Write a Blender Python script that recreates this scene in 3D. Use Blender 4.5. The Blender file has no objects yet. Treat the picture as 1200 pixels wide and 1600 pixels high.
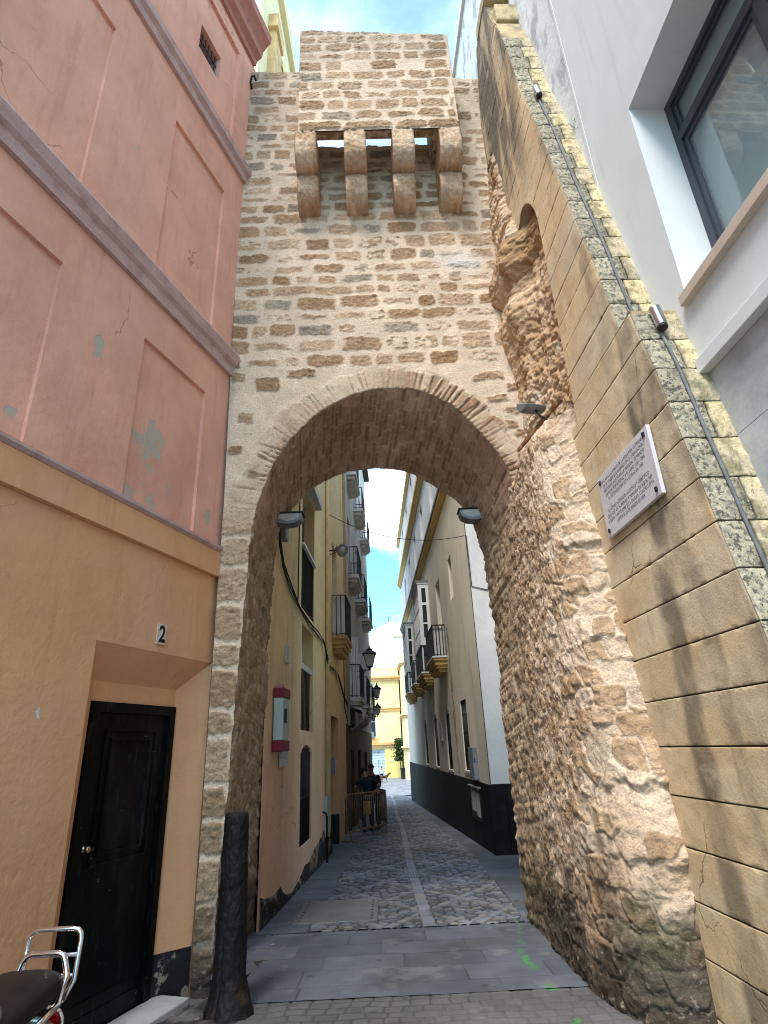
import bpy, bmesh, math, random
import numpy as np
from mathutils import Vector, Matrix

random.seed(7)
SC = bpy.context.scene
COL = SC.collection

def S(r, g, b):
    f = lambda c: (c / 255 / 12.92) if c / 255 <= .04045 else ((c / 255 + .055) / 1.055) ** 2.4
    return (f(r), f(g), f(b))

# ---------------------------------------------------------------- numpy noise
def _hash(ix, iy, iz, seed):
    h = (ix.astype(np.int64) * 374761393 + iy.astype(np.int64) * 668265263 + iz.astype(np.int64) * 2147483647 + seed * 974711) & 0xFFFFFFFF
    h = ((h ^ (h >> 13)) * 1274126177) & 0xFFFFFFFF
    h = ((h ^ (h >> 16)) * 2246822519) & 0xFFFFFFFF
    h = h ^ (h >> 15)
    return (h & 0xFFFFFF) / float(0xFFFFFF)

def vn(x, y, z=None, seed=0):
    x = np.asarray(x, float); y = np.asarray(y, float)
    z = np.zeros_like(x) if z is None else np.asarray(z, float)
    x, y, z = np.broadcast_arrays(x, y, z)
    ix, iy, iz = np.floor(x), np.floor(y), np.floor(z)
    fx, fy, fz = x - ix, y - iy, z - iz
    s = lambda t: t * t * (3 - 2 * t)
    fx, fy, fz = s(fx), s(fy), s(fz)
    r = 0
    for a in (0, 1):
        for b in (0, 1):
            for c in (0, 1):
                w = (fx if a else 1 - fx) * (fy if b else 1 - fy) * (fz if c else 1 - fz)
                r = r + w * _hash(ix + a, iy + b, iz + c, seed)
    return r * 2 - 1

def fbm(x, y, z=None, o=4, seed=0, gain=.5):
    r = 0; a = 1; t = 0; f = 1
    for i in range(o):
        r = r + a * vn(np.asarray(x) * f, np.asarray(y) * f, None if z is None else np.asarray(z) * f, seed + i * 17)
        t += a; a *= gain; f *= 2.03
    return r / t

def worley(x, y, seed=0, jit=.85):
    ix, iy = np.floor(x), np.floor(y)
    f1 = np.full(x.shape, 9.); f2 = np.full(x.shape, 9.); idd = np.zeros(x.shape)
    zz = np.zeros_like(ix)
    for a in (-1, 0, 1):
        for b in (-1, 0, 1):
            cx, cy = ix + a, iy + b
            px = cx + .5 + jit * (_hash(cx, cy, zz, seed) - .5)
            py = cy + .5 + jit * (_hash(cx, cy, zz, seed + 1) - .5)
            d = np.hypot(x - px, y - py)
            m = d < f1
            f2 = np.where(m, f1, np.minimum(f2, d))
            idd = np.where(m, _hash(cx, cy, zz, seed + 2), idd)
            f1 = np.where(m, d, f1)
    return f1, f2, idd

def sst(a, b, x):
    t = np.clip((x - a) / (b - a), 0, 1)
    return t * t * (3 - 2 * t)

def mixc(c0, c1, t):
    c0 = np.asarray(c0, float); c1 = np.asarray(c1, float); t = np.asarray(t)[..., None]
    return c0 * (1 - t) + c1 * t

# ---------------------------------------------------------------- materials
def nodes_of(name):
    m = bpy.data.materials.new(name); m.use_nodes = True
    nt = m.node_tree; nt.nodes.clear()
    out = nt.nodes.new('ShaderNodeOutputMaterial'); b = nt.nodes.new('ShaderNodeBsdfPrincipled')
    nt.links.new(b.outputs[0], out.inputs[0])
    return m, nt, b

def N(nt, typ, **kw):
    n = nt.nodes.new(typ)
    for k, v in kw.items():
        if k.startswith('i_'):
            n.inputs[k[2:].replace('_', ' ')].default_value = v
        else:
            setattr(n, k, v)
    return n

def noise(nt, vec, scale, detail=4, rough=.55):
    n = N(nt, 'ShaderNodeTexNoise'); n.inputs['Scale'].default_value = scale
    n.inputs['Detail'].default_value = detail; n.inputs['Roughness'].default_value = rough
    nt.links.new(vec, n.inputs['Vector']); return n.outputs['Fac']

def ramp(nt, fac, lo, hi):
    n = N(nt, 'ShaderNodeMapRange'); n.interpolation_type = 'SMOOTHSTEP'
    n.inputs['From Min'].default_value = lo; n.inputs['From Max'].default_value = hi
    nt.links.new(fac, n.inputs['Value']); return n.outputs[0]

def mathn(nt, op, a, b):
    n = N(nt, 'ShaderNodeMath', operation=op)
    for i, v in enumerate((a, b)):
        if isinstance(v, (int, float)): n.inputs[i].default_value = v
        else: nt.links.new(v, n.inputs[i])
    return n.outputs[0]

def mixn(nt, fac, a, b, blend='MIX'):
    n = N(nt, 'ShaderNodeMix', data_type='RGBA', blend_type=blend)
    if isinstance(fac, (int, float)): n.inputs[0].default_value = fac
    else: nt.links.new(fac, n.inputs[0])
    for i, v in ((6, a), (7, b)):
        if isinstance(v, tuple): n.inputs[i].default_value = (*v[:3], 1)
        else: nt.links.new(v, n.inputs[i])
    return n.outputs[2]

def MAT(name, base=None, rough=.85, var=.12, vs=2.5, fine=.08, fs=45, bump=.25, bs=35, bd=.01, metal=0, spec=.3,
        stains=(), patches=(), patch_col=(.35, .33, .3), bump2=None, coat=0, alpha=None, trans=0, coords='pos', cracks=None):
    """procedural material. base None = the mesh's own 'Col' attribute. stains: (colour, amount, (sx,sy,sz), lo, hi)"""
    m, nt, b = nodes_of(name)
    if coords == 'pos':
        pos = N(nt, 'ShaderNodeNewGeometry').outputs['Position']
    else:
        pos = N(nt, 'ShaderNodeTexCoord').outputs['Object']
    if base is None:
        at = N(nt, 'ShaderNodeAttribute', attribute_name='Col'); c = at.outputs['Color']
    else:
        c = base
    if var:
        f = ramp(nt, noise(nt, pos, vs, 5, .6), .3, .7)
        g = N(nt, 'ShaderNodeMapRange'); nt.links.new(f, g.inputs[0])
        g.inputs['To Min'].default_value = 1 - var; g.inputs['To Max'].default_value = 1 + var
        cc = N(nt, 'ShaderNodeCombineColor')
        for i in range(3): nt.links.new(g.outputs[0], cc.inputs[i])
        c = mixn(nt, 1., c, cc.outputs[0], 'MULTIPLY')
    if fine:
        f = noise(nt, pos, fs, 3, .7)
        g = N(nt, 'ShaderNodeMapRange'); nt.links.new(f, g.inputs[0])
        g.inputs['From Min'].default_value = .25; g.inputs['From Max'].default_value = .75
        g.inputs['To Min'].default_value = 1 - fine; g.inputs['To Max'].default_value = 1 + fine
        cc = N(nt, 'ShaderNodeCombineColor')
        for i in range(3): nt.links.new(g.outputs[0], cc.inputs[i])
        c = mixn(nt, 1., c, cc.outputs[0], 'MULTIPLY')
    for k, (col, amt, sc, lo, hi) in enumerate(stains):
        mp = N(nt, 'ShaderNodeMapping'); nt.links.new(pos, mp.inputs[0])
        mp.inputs['Scale'].default_value = sc; mp.inputs['Location'].default_value = (k * 3.7, k * 1.3, k * 5.1)
        f = mathn(nt, 'MULTIPLY', ramp(nt, noise(nt, mp.outputs[0], 1., 6, .62), lo, hi), amt)
        c = mixn(nt, f, c, tuple(col))
    hmask = None
    if cracks:                                  # hairline cracks: (scale, width, how rare 0..1, colour, amount)
        csc, cw, rare, ccol, camt = cracks
        dn = N(nt, 'ShaderNodeTexNoise'); dn.inputs['Scale'].default_value = csc * 2.2; dn.inputs['Detail'].default_value = 5; nt.links.new(pos, dn.inputs['Vector'])
        dv = N(nt, 'ShaderNodeVectorMath', operation='MULTIPLY_ADD'); nt.links.new(dn.outputs['Color'], dv.inputs[0]); dv.inputs[1].default_value = (.5 / csc,) * 3; nt.links.new(pos, dv.inputs[2])
        vo = N(nt, 'ShaderNodeTexVoronoi', feature='DISTANCE_TO_EDGE'); vo.inputs['Scale'].default_value = csc; nt.links.new(dv.outputs[0], vo.inputs['Vector'])
        line = ramp(nt, vo.outputs['Distance'], cw, cw * .3)
        where = ramp(nt, noise(nt, pos, csc * .8, 3, .5), rare, rare + .06)
        hmask = mathn(nt, 'MULTIPLY', line, where); c = mixn(nt, mathn(nt, 'MULTIPLY', hmask, camt), c, ccol)
    for (p, r, k) in patches:
        v = N(nt, 'ShaderNodeVectorMath', operation='SUBTRACT'); nt.links.new(pos, v.inputs[0]); v.inputs[1].default_value = p
        s = N(nt, 'ShaderNodeVectorMath', operation='MULTIPLY'); nt.links.new(v.outputs[0], s.inputs[0]); s.inputs[1].default_value = (1, 1, k)
        l = N(nt, 'ShaderNodeVectorMath', operation='LENGTH'); nt.links.new(s.outputs[0], l.inputs[0])
        d = mathn(nt, 'ADD', l.outputs['Value'], mathn(nt, 'MULTIPLY', mathn(nt, 'SUBTRACT', noise(nt, pos, 9, 6, .68), .5), r * 4.2))
        f = ramp(nt, d, r, r * .93)
        c = mixn(nt, f, c, patch_col)
        hmask = f if hmask is None else mathn(nt, 'MAXIMUM', hmask, f)
    if isinstance(c, tuple): b.inputs['Base Color'].default_value = (*c[:3], 1)
    else: nt.links.new(c, b.inputs['Base Color'])
    b.inputs['Roughness'].default_value = rough; b.inputs['Metallic'].default_value = metal
    b.inputs['Specular IOR Level'].default_value = spec
    if coat: b.inputs['Coat Weight'].default_value = coat
    if trans: b.inputs['Transmission Weight'].default_value = trans
    if bump:
        h = noise(nt, pos, bs, 5, .6)
        if bump2: h = mathn(nt, 'ADD', h, mathn(nt, 'MULTIPLY', noise(nt, pos, bump2[0], 4, .55), bump2[1]))
        if hmask is not None: h = mathn(nt, 'SUBTRACT', h, mathn(nt, 'MULTIPLY', hmask, .8))
        bn = N(nt, 'ShaderNodeBump'); bn.inputs['Strength'].default_value = bump; bn.inputs['Distance'].default_value = bd
        nt.links.new(h, bn.inputs['Height']); nt.links.new(bn.outputs[0], b.inputs['Normal'])
    return m

def GLASS(name, tint=(.02, .025, .03), rough=.04):
    m, nt, b = nodes_of(name)
    b.inputs['Base Color'].default_value = (*tint, 1); b.inputs['Roughness'].default_value = rough
    b.inputs['Specular IOR Level'].default_value = .8; b.inputs['IOR'].default_value = 1.5
    return m

# ---------------------------------------------------------------- objects
WLOC = {}
def tag(o, label=None, cat=None, group=None, kind=None):
    if label: o['label'] = label
    if cat: o['category'] = cat
    if group: o['group'] = group
    if kind: o['kind'] = kind
    return o

def thing(name, label, cat, loc, group=None):
    o = bpy.data.objects.new(name, None); COL.objects.link(o); o.empty_display_size = .2
    o.location = loc; WLOC[o] = Vector(loc)
    return tag(o, label, cat, group)

def link_mesh(name, me, parent=None, base=False):
    """me holds world coordinates; the object gets its own origin inside its box"""
    n = len(me.vertices)
    a = np.empty(n * 3, np.float32); me.vertices.foreach_get('co', a); a = a.reshape(-1, 3)
    c = (a.min(0) + a.max(0)) / 2
    if base: c[2] = a[:, 2].min()
    a -= c; me.vertices.foreach_set('co', a.ravel()); me.update()
    o = bpy.data.objects.new(name, me); COL.objects.link(o)
    w = Vector([float(v) for v in c]); WLOC[o] = w
    if parent is not None:
        o.parent = parent; o.location = w - WLOC[parent]
    else:
        o.location = w
    return o

def dup(root, loc, label, recursive=True):
    r = root.copy(); COL.objects.link(r); r.location = loc; r['label'] = label; WLOC[r] = Vector(loc)
    for ch in list(root.children):
        c = ch.copy(); COL.objects.link(c); c.parent = r
        for g in ch.children:
            d = g.copy(); COL.objects.link(d); d.parent = c
    return r

class Fr:
    """wall frame: s along the wall, d out of the wall, z up"""
    def __init__(s, p, es, ed):
        s.p = Vector((p[0], p[1], 0)); s.es = Vector((es[0], es[1], 0)).normalized(); s.ed = Vector((ed[0], ed[1], 0)).normalized()
    def __call__(s, a, d, z):
        return s.p + s.es * a + s.ed * d + Vector((0, 0, z))
    def arr(s, a, d, z):
        a, d, z = np.broadcast_arrays(np.asarray(a, float), np.asarray(d, float), np.asarray(z, float))
        return np.stack([s.p.x + s.es.x * a + s.ed.x * d, s.p.y + s.es.y * a + s.ed.y * d, z], -1)

WORLD = Fr((0, 0), (1, 0), (0, 1))

class MB:
    def __init__(s, F=WORLD): s.bm = bmesh.new(); s.F = F; s.recalc = True
    def v(s, p): return s.bm.verts.new(s.F(*p))
    def face(s, pts):
        return s.bm.faces.new([s.v(p) for p in pts])
    def box(s, a0, a1, d0, d1, z0, z1, bev=0, taper=None):
        vs = [s.v(p) for p in ((a0, d0, z0), (a1, d0, z0), (a1, d1, z0), (a0, d1, z0), (a0, d0, z1), (a1, d0, z1), (a1, d1, z1), (a0, d1, z1))]
        fs = [s.bm.faces.new([vs[i] for i in f]) for f in ((0, 3, 2, 1), (4, 5, 6, 7), (0, 1, 5, 4), (1, 2, 6, 5), (2, 3, 7, 6), (3, 0, 4, 7))]
        if bev:
            es = list({e for f in fs for e in f.edges})
            bmesh.ops.bevel(s.bm, geom=es, offset=bev, segments=2, affect='EDGES', profile=.5)
        return s
    def prism(s, poly, axis, t0, t1):
        """poly in the plane of the other two local axes (order s,d,z), extruded along axis"""
        def P(u, w, t):
            q = [u, w]; q.insert(axis, t); return q
        a = [s.v(P(u, w, t0)) for u, w in poly]; b = [s.v(P(u, w, t1)) for u, w in poly]
        n = len(poly); s.bm.faces.new(a[::-1]); s.bm.faces.new(b)
        for i in range(n): s.bm.faces.new((a[i], a[(i + 1) % n], b[(i + 1) % n], b[i]))
        return s
    def tube(s, path, r, seg=8, closed=False, caps=True):
        pts = [s.F(*p) for p in path]; n = len(pts)
        rr = r if isinstance(r, (list, tuple)) else [r] * n
        rings = []; up = Vector((.0137, .0291, 1))
        prev = None
        for i, p in enumerate(pts):
            if closed: t = pts[(i + 1) % n] - pts[i - 1]
            else: t = pts[min(i + 1, n - 1)] - pts[max(i - 1, 0)]
            t.normalize()
            a = prev - t * prev.dot(t) if prev is not None else up.cross(t)
            if a.length < 1e-4: a = Vector((1, 0, 0)).cross(t)
            a.normalize(); prev = a; c = t.cross(a)
            rings.append([s.bm.verts.new(p + (a * math.cos(k * 2 * math.pi / seg) + c * math.sin(k * 2 * math.pi / seg)) * rr[i]) for k in range(seg)])
        for i in range(n if closed else n - 1):
            A, B = rings[i], rings[(i + 1) % n]
            for k in range(seg):
                f = s.bm.faces.new((A[k], A[(k + 1) % seg], B[(k + 1) % seg], B[k])); f.smooth = True
        if not closed and caps:
            s.bm.faces.new(rings[0][::-1]); s.bm.faces.new(rings[-1])
        return s
    def lathe(s, c, prof, seg=16, axis=None):
        """prof: (r, h) along local z from point c (or along world vector axis)"""
        o = s.F(*c); ax = Vector(axis).normalized() if axis is not None else Vector((0, 0, 1))
        a = ax.orthogonal().normalized(); b = ax.cross(a); rings = []
        for r, h in prof:
            rings.append([s.bm.verts.new(o + ax * h + (a * math.cos(k * 2 * math.pi / seg) + b * math.sin(k * 2 * math.pi / seg)) * max(r, 1e-4)) for k in range(seg)])
        for A, B in zip(rings, rings[1:]):
            for k in range(seg):
                f = s.bm.faces.new((A[k], A[(k + 1) % seg], B[(k + 1) % seg], B[k])); f.smooth = True
        s.bm.faces.new(rings[0][::-1]); s.bm.faces.new(rings[-1])
        return s
    def blob(s, c, r, sub=2, noise_amp=0):
        m = bmesh.ops.create_icosphere(s.bm, subdivisions=sub, radius=1)
        o = s.F(*c)
        for v in m['verts']:
            k = 1 + noise_amp * float(vn(np.array([v.co.x * 2.3 + c[0] * 7]), np.array([v.co.y * 2.3 + c[1] * 5]), np.array([v.co.z * 2.3]), 3)[0])
            v.co = o + (s.F.es * v.co.x * r[0] + s.F.ed * v.co.y * r[1] + Vector((0, 0, v.co.z * r[2]))) * k
        for f in {f for v in m['verts'] for f in v.link_faces}: f.smooth = True
        return s
    def holes(s, a0, a1, z0, z1, hs, depth=.2, d=0., bot=None, back=False):
        """facade sheet with rectangular openings (a0,a1,z0,z1) and their reveals; back closes the recess"""
        A = sorted({a0, a1} | {min(max(x, a0), a1) for h in hs for x in h[:2]}); Z = sorted({z0, z1} | {min(max(x, z0), z1) for h in hs for x in h[2:4]})
        A = [x for i, x in enumerate(A) if i == 0 or x - A[i - 1] > 1e-5]; Z = [x for i, x in enumerate(Z) if i == 0 or x - Z[i - 1] > 1e-5]
        inh = lambda x, z: any(h[0] < x < h[1] and h[2] < z < h[3] for h in hs)
        na, nz = len(A) - 1, len(Z) - 1
        M = [[inh((A[i] + A[i + 1]) / 2, (Z[j] + Z[j + 1]) / 2) for j in range(nz)] for i in range(na)]
        cache = {}
        def V(i, j, dd):
            k = (i, j, dd)
            if k not in cache: cache[k] = s.v((A[i], dd, Z[j]))
            return cache[k]
        for i in range(na):
            for j in range(nz):
                if not M[i][j]: s.bm.faces.new((V(i, j, d), V(i + 1, j, d), V(i + 1, j + 1, d), V(i, j + 1, d)))
                else:
                    e = d - depth
                    if back: s.bm.faces.new((V(i, j, e), V(i + 1, j, e), V(i + 1, j + 1, e), V(i, j + 1, e)))
                    if i == 0 or not M[i - 1][j]: s.bm.faces.new((V(i, j, d), V(i, j + 1, d), V(i, j + 1, e), V(i, j, e)))
                    if i == na - 1 or not M[i + 1][j]: s.bm.faces.new((V(i + 1, j, d), V(i + 1, j, e), V(i + 1, j + 1, e), V(i + 1, j + 1, d)))
                    if j == 0 or not M[i][j - 1]: s.bm.faces.new((V(i, j, d), V(i, j, e), V(i + 1, j, e), V(i + 1, j, d)))
                    if j == nz - 1 or not M[i][j + 1]: s.bm.faces.new((V(i, j + 1, d), V(i + 1, j + 1, d), V(i + 1, j + 1, e), V(i, j + 1, e)))
        return s
    def build(s, name, mat, parent=None, label=None, cat=None, group=None, kind=None, smooth=False, base=False):
        if s.recalc: bmesh.ops.recalc_face_normals(s.bm, faces=s.bm.faces)
        me = bpy.data.meshes.new(name); s.bm.to_mesh(me); s.bm.free()
        if smooth:
            for p in me.polygons: p.use_smooth = True
        me.materials.append(mat)
        o = link_mesh(name, me, parent, base=base or parent is None)
        return tag(o, label, cat, group, kind)

def gridmesh(name, P, col, mat, parent=None, keep=None, smooth=True, label=None, cat=None, kind=None, wrap=False):
    nv, nu = P.shape[:2]
    idx = np.arange(nv * nu).reshape(nv, nu)
    q = np.stack([idx[:-1, :-1], idx[:-1, 1:], idx[1:, 1:], idx[1:, :-1]], -1)
    if keep is not None: q = q[keep]
    q = q.reshape(-1, 4)
    used = np.unique(q); remap = np.full(nv * nu, -1); remap[used] = np.arange(len(used))
    q = remap[q]; V = P.reshape(-1, 3)[used]; Cc = np.asarray(col, float).reshape(-1, 3)[used]
    me = bpy.data.meshes.new(name)
    me.vertices.add(len(V)); me.vertices.foreach_set('co', V.astype(np.float32).ravel())
    me.loops.add(q.size); me.loops.foreach_set('vertex_index', q.astype(np.int32).ravel())
    me.polygons.add(len(q)); me.polygons.foreach_set('loop_start', np.arange(0, q.size, 4, dtype=np.int32))
    me.polygons.foreach_set('use_smooth', np.full(len(q), smooth))
    me.update(calc_edges=True)
    at = me.color_attributes.new('Col', 'FLOAT_COLOR', 'POINT')
    at.data.foreach_set('color', np.concatenate([np.clip(Cc, 0.005, 1), np.ones((len(Cc), 1))], 1).astype(np.float32).ravel())
    me.materials.append(mat)
    o = link_mesh(name, me, parent, base=parent is None)
    return tag(o, label, cat, None, kind)

def gridnormals(P):
    du = np.gradient(P, axis=1); dv = np.gradient(P, axis=0)
    n = np.cross(du, dv); n /= np.linalg.norm(n, axis=-1, keepdims=True) + 1e-9
    return n

def text_polys(body, size, spacing=1., align='CENTER', line=1., bold=0.):
    cu = bpy.data.curves.new('lettering', 'FONT'); cu.body = body; cu.size = size; cu.align_x = align; cu.align_y = 'CENTER'
    cu.space_character = spacing; cu.space_line = line; cu.offset = bold; cu.resolution_u = 3
    ob = bpy.data.objects.new('lettering', cu); COL.objects.link(ob)
    dg = bpy.context.evaluated_depsgraph_get(); me = bpy.data.meshes.new_from_object(ob.evaluated_get(dg))
    vs = [tuple(v.co) for v in me.vertices]; fs = [tuple(p.vertices) for p in me.polygons]
    bpy.data.objects.remove(ob); bpy.data.curves.remove(cu); bpy.data.meshes.remove(me)
    return vs, fs

def gz(y):
    return -.033 * min(y, 43) - 0.0
# ---------------------------------------------------------------- camera, sky, sun
Rm = Matrix(((0.9990513, 0.0, 0.0), (0, 1, 0), (0, 0, 1)))
def camera():
    f = 898.
    up = Vector((505 - 600, 800 + 1380, -f)).normalized()
    fw = Vector((0, -370., -f)); fw = (fw - up * fw.dot(up)).normalized()
    rt = fw.cross(up)
    R = Matrix((rt, fw, up))
    cd = bpy.data.cameras.new('camera'); cam = bpy.data.objects.new('camera', cd); COL.objects.link(cam)
    cd.sensor_fit = 'VERTICAL'; cd.sensor_height = 24; cd.lens = 24 * f / 1600; cd.clip_start = .05; cd.clip_end = 2000
    cam.matrix_world = Matrix.Translation((0, 0, 1.6)) @ R.to_4x4()
    SC.camera = cam
camera()

SUN_EL, SUN_AZ = math.radians(58), math.radians(205)    # azimuth clockwise from +Y (up the street)
w = bpy.data.worlds.new('World'); SC.world = w; w.use_nodes = True
nt = w.node_tree; nt.nodes.clear()
wo = nt.nodes.new('ShaderNodeOutputWorld'); bg = nt.nodes.new('ShaderNodeBackground'); nt.links.new(bg.outputs[0], wo.inputs[0])
sky = nt.nodes.new('ShaderNodeTexSky'); sky.sky_type = 'NISHITA'; sky.sun_disc = False
sky.sun_elevation = SUN_EL; sky.sun_rotation = SUN_AZ; sky.air_density = 1.3; sky.dust_density = .2; sky.ozone_density = 2.5
tc = nt.nodes.new('ShaderNodeTexCoord')
gen = tc.outputs['Generated']
mp = N(nt, 'ShaderNodeMapping'); nt.links.new(gen, mp.inputs[0]); mp.inputs['Scale'].default_value = (1.6, 1.6, 3.2); mp.inputs['Location'].default_value = (.35, .2, .1)
n1 = noise(nt, mp.outputs[0], 2.6, 8, .58)
sx = N(nt, 'ShaderNodeSeparateXYZ'); nt.links.new(gen, sx.inputs[0])
bank = ramp(nt, mathn(nt, 'ADD', sx.outputs['Z'], mathn(nt, 'MULTIPLY', mathn(nt, 'SUBTRACT', n1, .5), .22)), .315, .355)     # a bank of cloud stands over the street
thin = ramp(nt, n1, .36, .72)
high = mathn(nt, 'SUBTRACT', 1., mathn(nt, 'MULTIPLY', ramp(nt, sx.outputs['Z'], .60, .84), .68))
bank = mathn(nt, 'MULTIPLY', bank, high)
cl = mathn(nt, 'MULTIPLY', bank, mathn(nt, 'ADD', mathn(nt, 'MULTIPLY', thin, .72), .22))
tint = mixn(nt, 1., sky.outputs[0], (.27, .47, .55), 'MULTIPLY')
n2 = ramp(nt, noise(nt, mp.outputs[0], 5.5, 6, .55), .25, .75)
white = mixn(nt, n2, (4.2, 4.5, 4.9), (6.0, 6.1, 6.2))
c = mixn(nt, cl, tint, white)
nt.links.new(c, bg.inputs[0]); bg.inputs[1].default_value = .15

sl = bpy.data.lights.new('sun', 'SUN'); so = bpy.data.objects.new('sun', sl); COL.objects.link(so)
sl.energy = 1.0; sl.angle = math.radians(20); sl.color = (1., .95, .88)
d = Vector((math.sin(SUN_AZ) * math.cos(SUN_EL), math.cos(SUN_AZ) * math.cos(SUN_EL), math.sin(SUN_EL)))
so.rotation_euler = d.to_track_quat('Z', 'Y').to_euler(); so.location = (0, 0, 40)
SC.view_settings.view_transform = 'Standard'; SC.view_settings.look = 'None'
SC.view_settings.exposure = 2.34; SC.view_settings.gamma = 1
SC.cycles.filter_width = 1.0; SC.cycles.max_bounces = 8; SC.cycles.diffuse_bounces = 5; SC.cycles.use_denoising = True

# ---------------------------------------------------------------- shared materials
m_masonry = MAT('masonry', None, .92, var=.10, vs=3.5, fine=.24, fs=55, bump=.8, bs=55, bd=.014, bump2=(18, .8), spec=.15, stains=[(S(112, 88, 66), .55, (34, 34, 44), .60, .68), (S(236, 222, 200), .22, (16, 16, 20), .58, .68)])
m_ashlar = MAT('ashlar', None, .9, var=.09, vs=2.2, fine=.16, fs=70, bump=.4, bs=70, bd=.008, bump2=(14, .6), spec=.15, stains=[(S(128, 104, 70), .5, (42, 42, 42), .62, .69), (S(232, 216, 186), .35, (2.2, 2.2, 4), .52, .68), (S(150, 128, 94), .4, (7, 7, 2), .56, .70)], cracks=(.9, .006, .60, S(104, 84, 58), .7))
m_paving = MAT('paving_stone', None, .8, var=.16, vs=2.2, fine=.22, fs=70, bump=.3, bs=80, bd=.006, spec=.3)
m_ground = MAT('ground_stone', S(118, 118, 122), .8, var=.2, vs=1.5, fine=.15, fs=30, bump=.4, bs=9, bd=.03)
m_black = MAT('black_paint', (.012, .012, .014), .55, var=.3, vs=5, fine=.3, fs=40, bump=.35, bs=30, bd=.01, stains=[((.06, .058, .055), .7, (3, 3, 3), .55, .75)])
m_iron = MAT('black_iron', (.016, .016, .018), .5, var=.2, bump=.1, bs=80)
m_lampglass = MAT('lamp_glass', (.45, .44, .40), .25, var=.1, bump=0, fine=0, spec=.5)
m_pane = GLASS('window_pane')
m_whitepaint = MAT('white_paint', (.72, .72, .72), .6, var=.07, bump=.1, bs=40)
m_offwhite = MAT('curtain_cloth', (.62, .60, .55), .9, var=.08, bump=.2, bs=25)
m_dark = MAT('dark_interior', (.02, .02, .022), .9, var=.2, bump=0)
m_greymetal = MAT('grey_metal', (.20, .21, .22), .45, var=.1, bump=.05, metal=.4)
m_steel = MAT('brushed_steel', (.62, .62, .64), .28, var=.06, bump=.05, bs=90, metal=1)
m_chrome = MAT('chrome', (.82, .82, .84), .08, var=.03, fine=0, bump=0, metal=1)
m_cable = MAT('black_cable', (.02, .02, .02), .6, var=.2, bump=0)

# ---------------------------------------------------------------- ground and paving
def gzv(y): return -.033 * np.minimum(y, 43.)
def ground_sheet():
    ys = np.concatenate([np.linspace(-60, 43, 60), np.linspace(44, 400, 30)]); xs = np.linspace(-200, 200, 41)
    X, Y = np.meshgrid(xs, ys); Z = gzv(Y) - .05 - .45 * ((Y < 9) & (Y > -1) & (np.abs(X) < 11))
    gridmesh('ground', np.stack([X, Y, Z], -1), np.full(X.shape + (3,), .15), m_ground, kind='structure')
ground_sheet()

def paint_col(X, Y, col):
    # a sprayed green line and its drops, on the stone itself
    px = np.interp(Y, [5.5, 6.1, 6.7, 7.6, 8.4], [1.24, 1.21, 1.24, 1.42, 1.36])
    dd = np.abs(X - px - .03 * vn(X * 9, Y * 9, None, 41))
    on = ((Y > 5.55) & (Y < 5.66)) | ((Y > 6.02) & (Y < 6.5)) | ((Y > 6.5) & (Y < 8.6)) | ((Y > 4.88) & (Y < 4.99))
    k = sst(.05, .02, dd) * on * sst(-.05, .45, fbm(X * 30, Y * 30, None, 3, 44) + .28 * sst(7.0, 6.2, Y) - .05)
    k *= np.where(Y > 7, .35, np.where(Y > 6.5, .5, .85))
    return mixc(col, np.array(S(92, 186, 90)) * .5, k)

def slabs(X, Y, L, Wd, seed, skew=0, joint=.008, c0=(112, 116, 124), rows_along_x=True):
    """rectangular slabs in courses: rows of width Wd across Y, slab length about L along X"""
    if not rows_along_x: X, Y = Y, X
    r = np.floor((Y + .02 * vn(X * .7, Y * .7, None, seed)) / Wd); fy = Y / Wd - r
    off = _hash(r, r * 0, r * 0, seed) * L
    Lr = L * (.8 + .5 * _hash(r, r * 0 + 3, r * 0, seed))
    k = np.floor((X + off) / Lr); fx = (X + off) / Lr - k
    idd = _hash(r, k, r * 0, seed + 5)
    de = np.minimum(np.minimum(fx, 1 - fx) * Lr, np.minimum(fy, 1 - fy) * Wd)
    j = sst(joint, joint * .3, de)
    h = -.007 * j + .004 * (idd - .5) + .0025 * fbm(X * 6, Y * 6, None, 3, seed + 2)
    c = np.array(S(*c0)) * .95; t = (.84 + .3 * idd + .10 * fbm(X * 3, Y * 3, None, 4, seed + 3))[..., None]
    col = c * t * .62
    col = mixc(col, np.array(S(70, 68, 66)) * .5, j * (.45 + .5 * sst(-.2, .3, fbm(X * 2, Y * 2, None, 3, seed + 8))))
    d = sst(.1, .55, fbm(X * 1.6, Y * 1.6, None, 5, seed + 9)); col = mixc(col, np.array(S(84, 82, 80)) * .6, d * .45)
    g1, g2, gi = worley(X / .34, Y / .34, seed + 30); gum = sst(.11, .07, g1 + .03 * vn(X * 40, Y * 40, None, 3)) * (gi > .72); col = mixc(col, np.array(S(62, 62, 64)) * .5, gum * .55)
    pl = sst(.28, .5, fbm(X * 5, Y * 5, None, 5, seed + 12)); col = mixc(col, np.array(S(150, 150, 150)) * .62, pl * .35)
    return h, col

def slab_band():
    X, Y = np.meshgrid(np.linspace(-1.62, 2.0, 280), np.linspace(5.58, 7.68, 160))
    h, col = slabs(X, Y, .78, .42, 3)
    col = paint_col(X, Y, col)
    ok = (X > -1.26) | (Y > 6.30 + .12 * vn(X * 9, Y * 0, None, 3)); ok = ok[1:, 1:]
    gridmesh('stone_slab_crossing', np.stack([X, Y, gzv(Y) + h], -1), col, m_paving, keep=ok, kind='structure')
slab_band()

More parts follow.
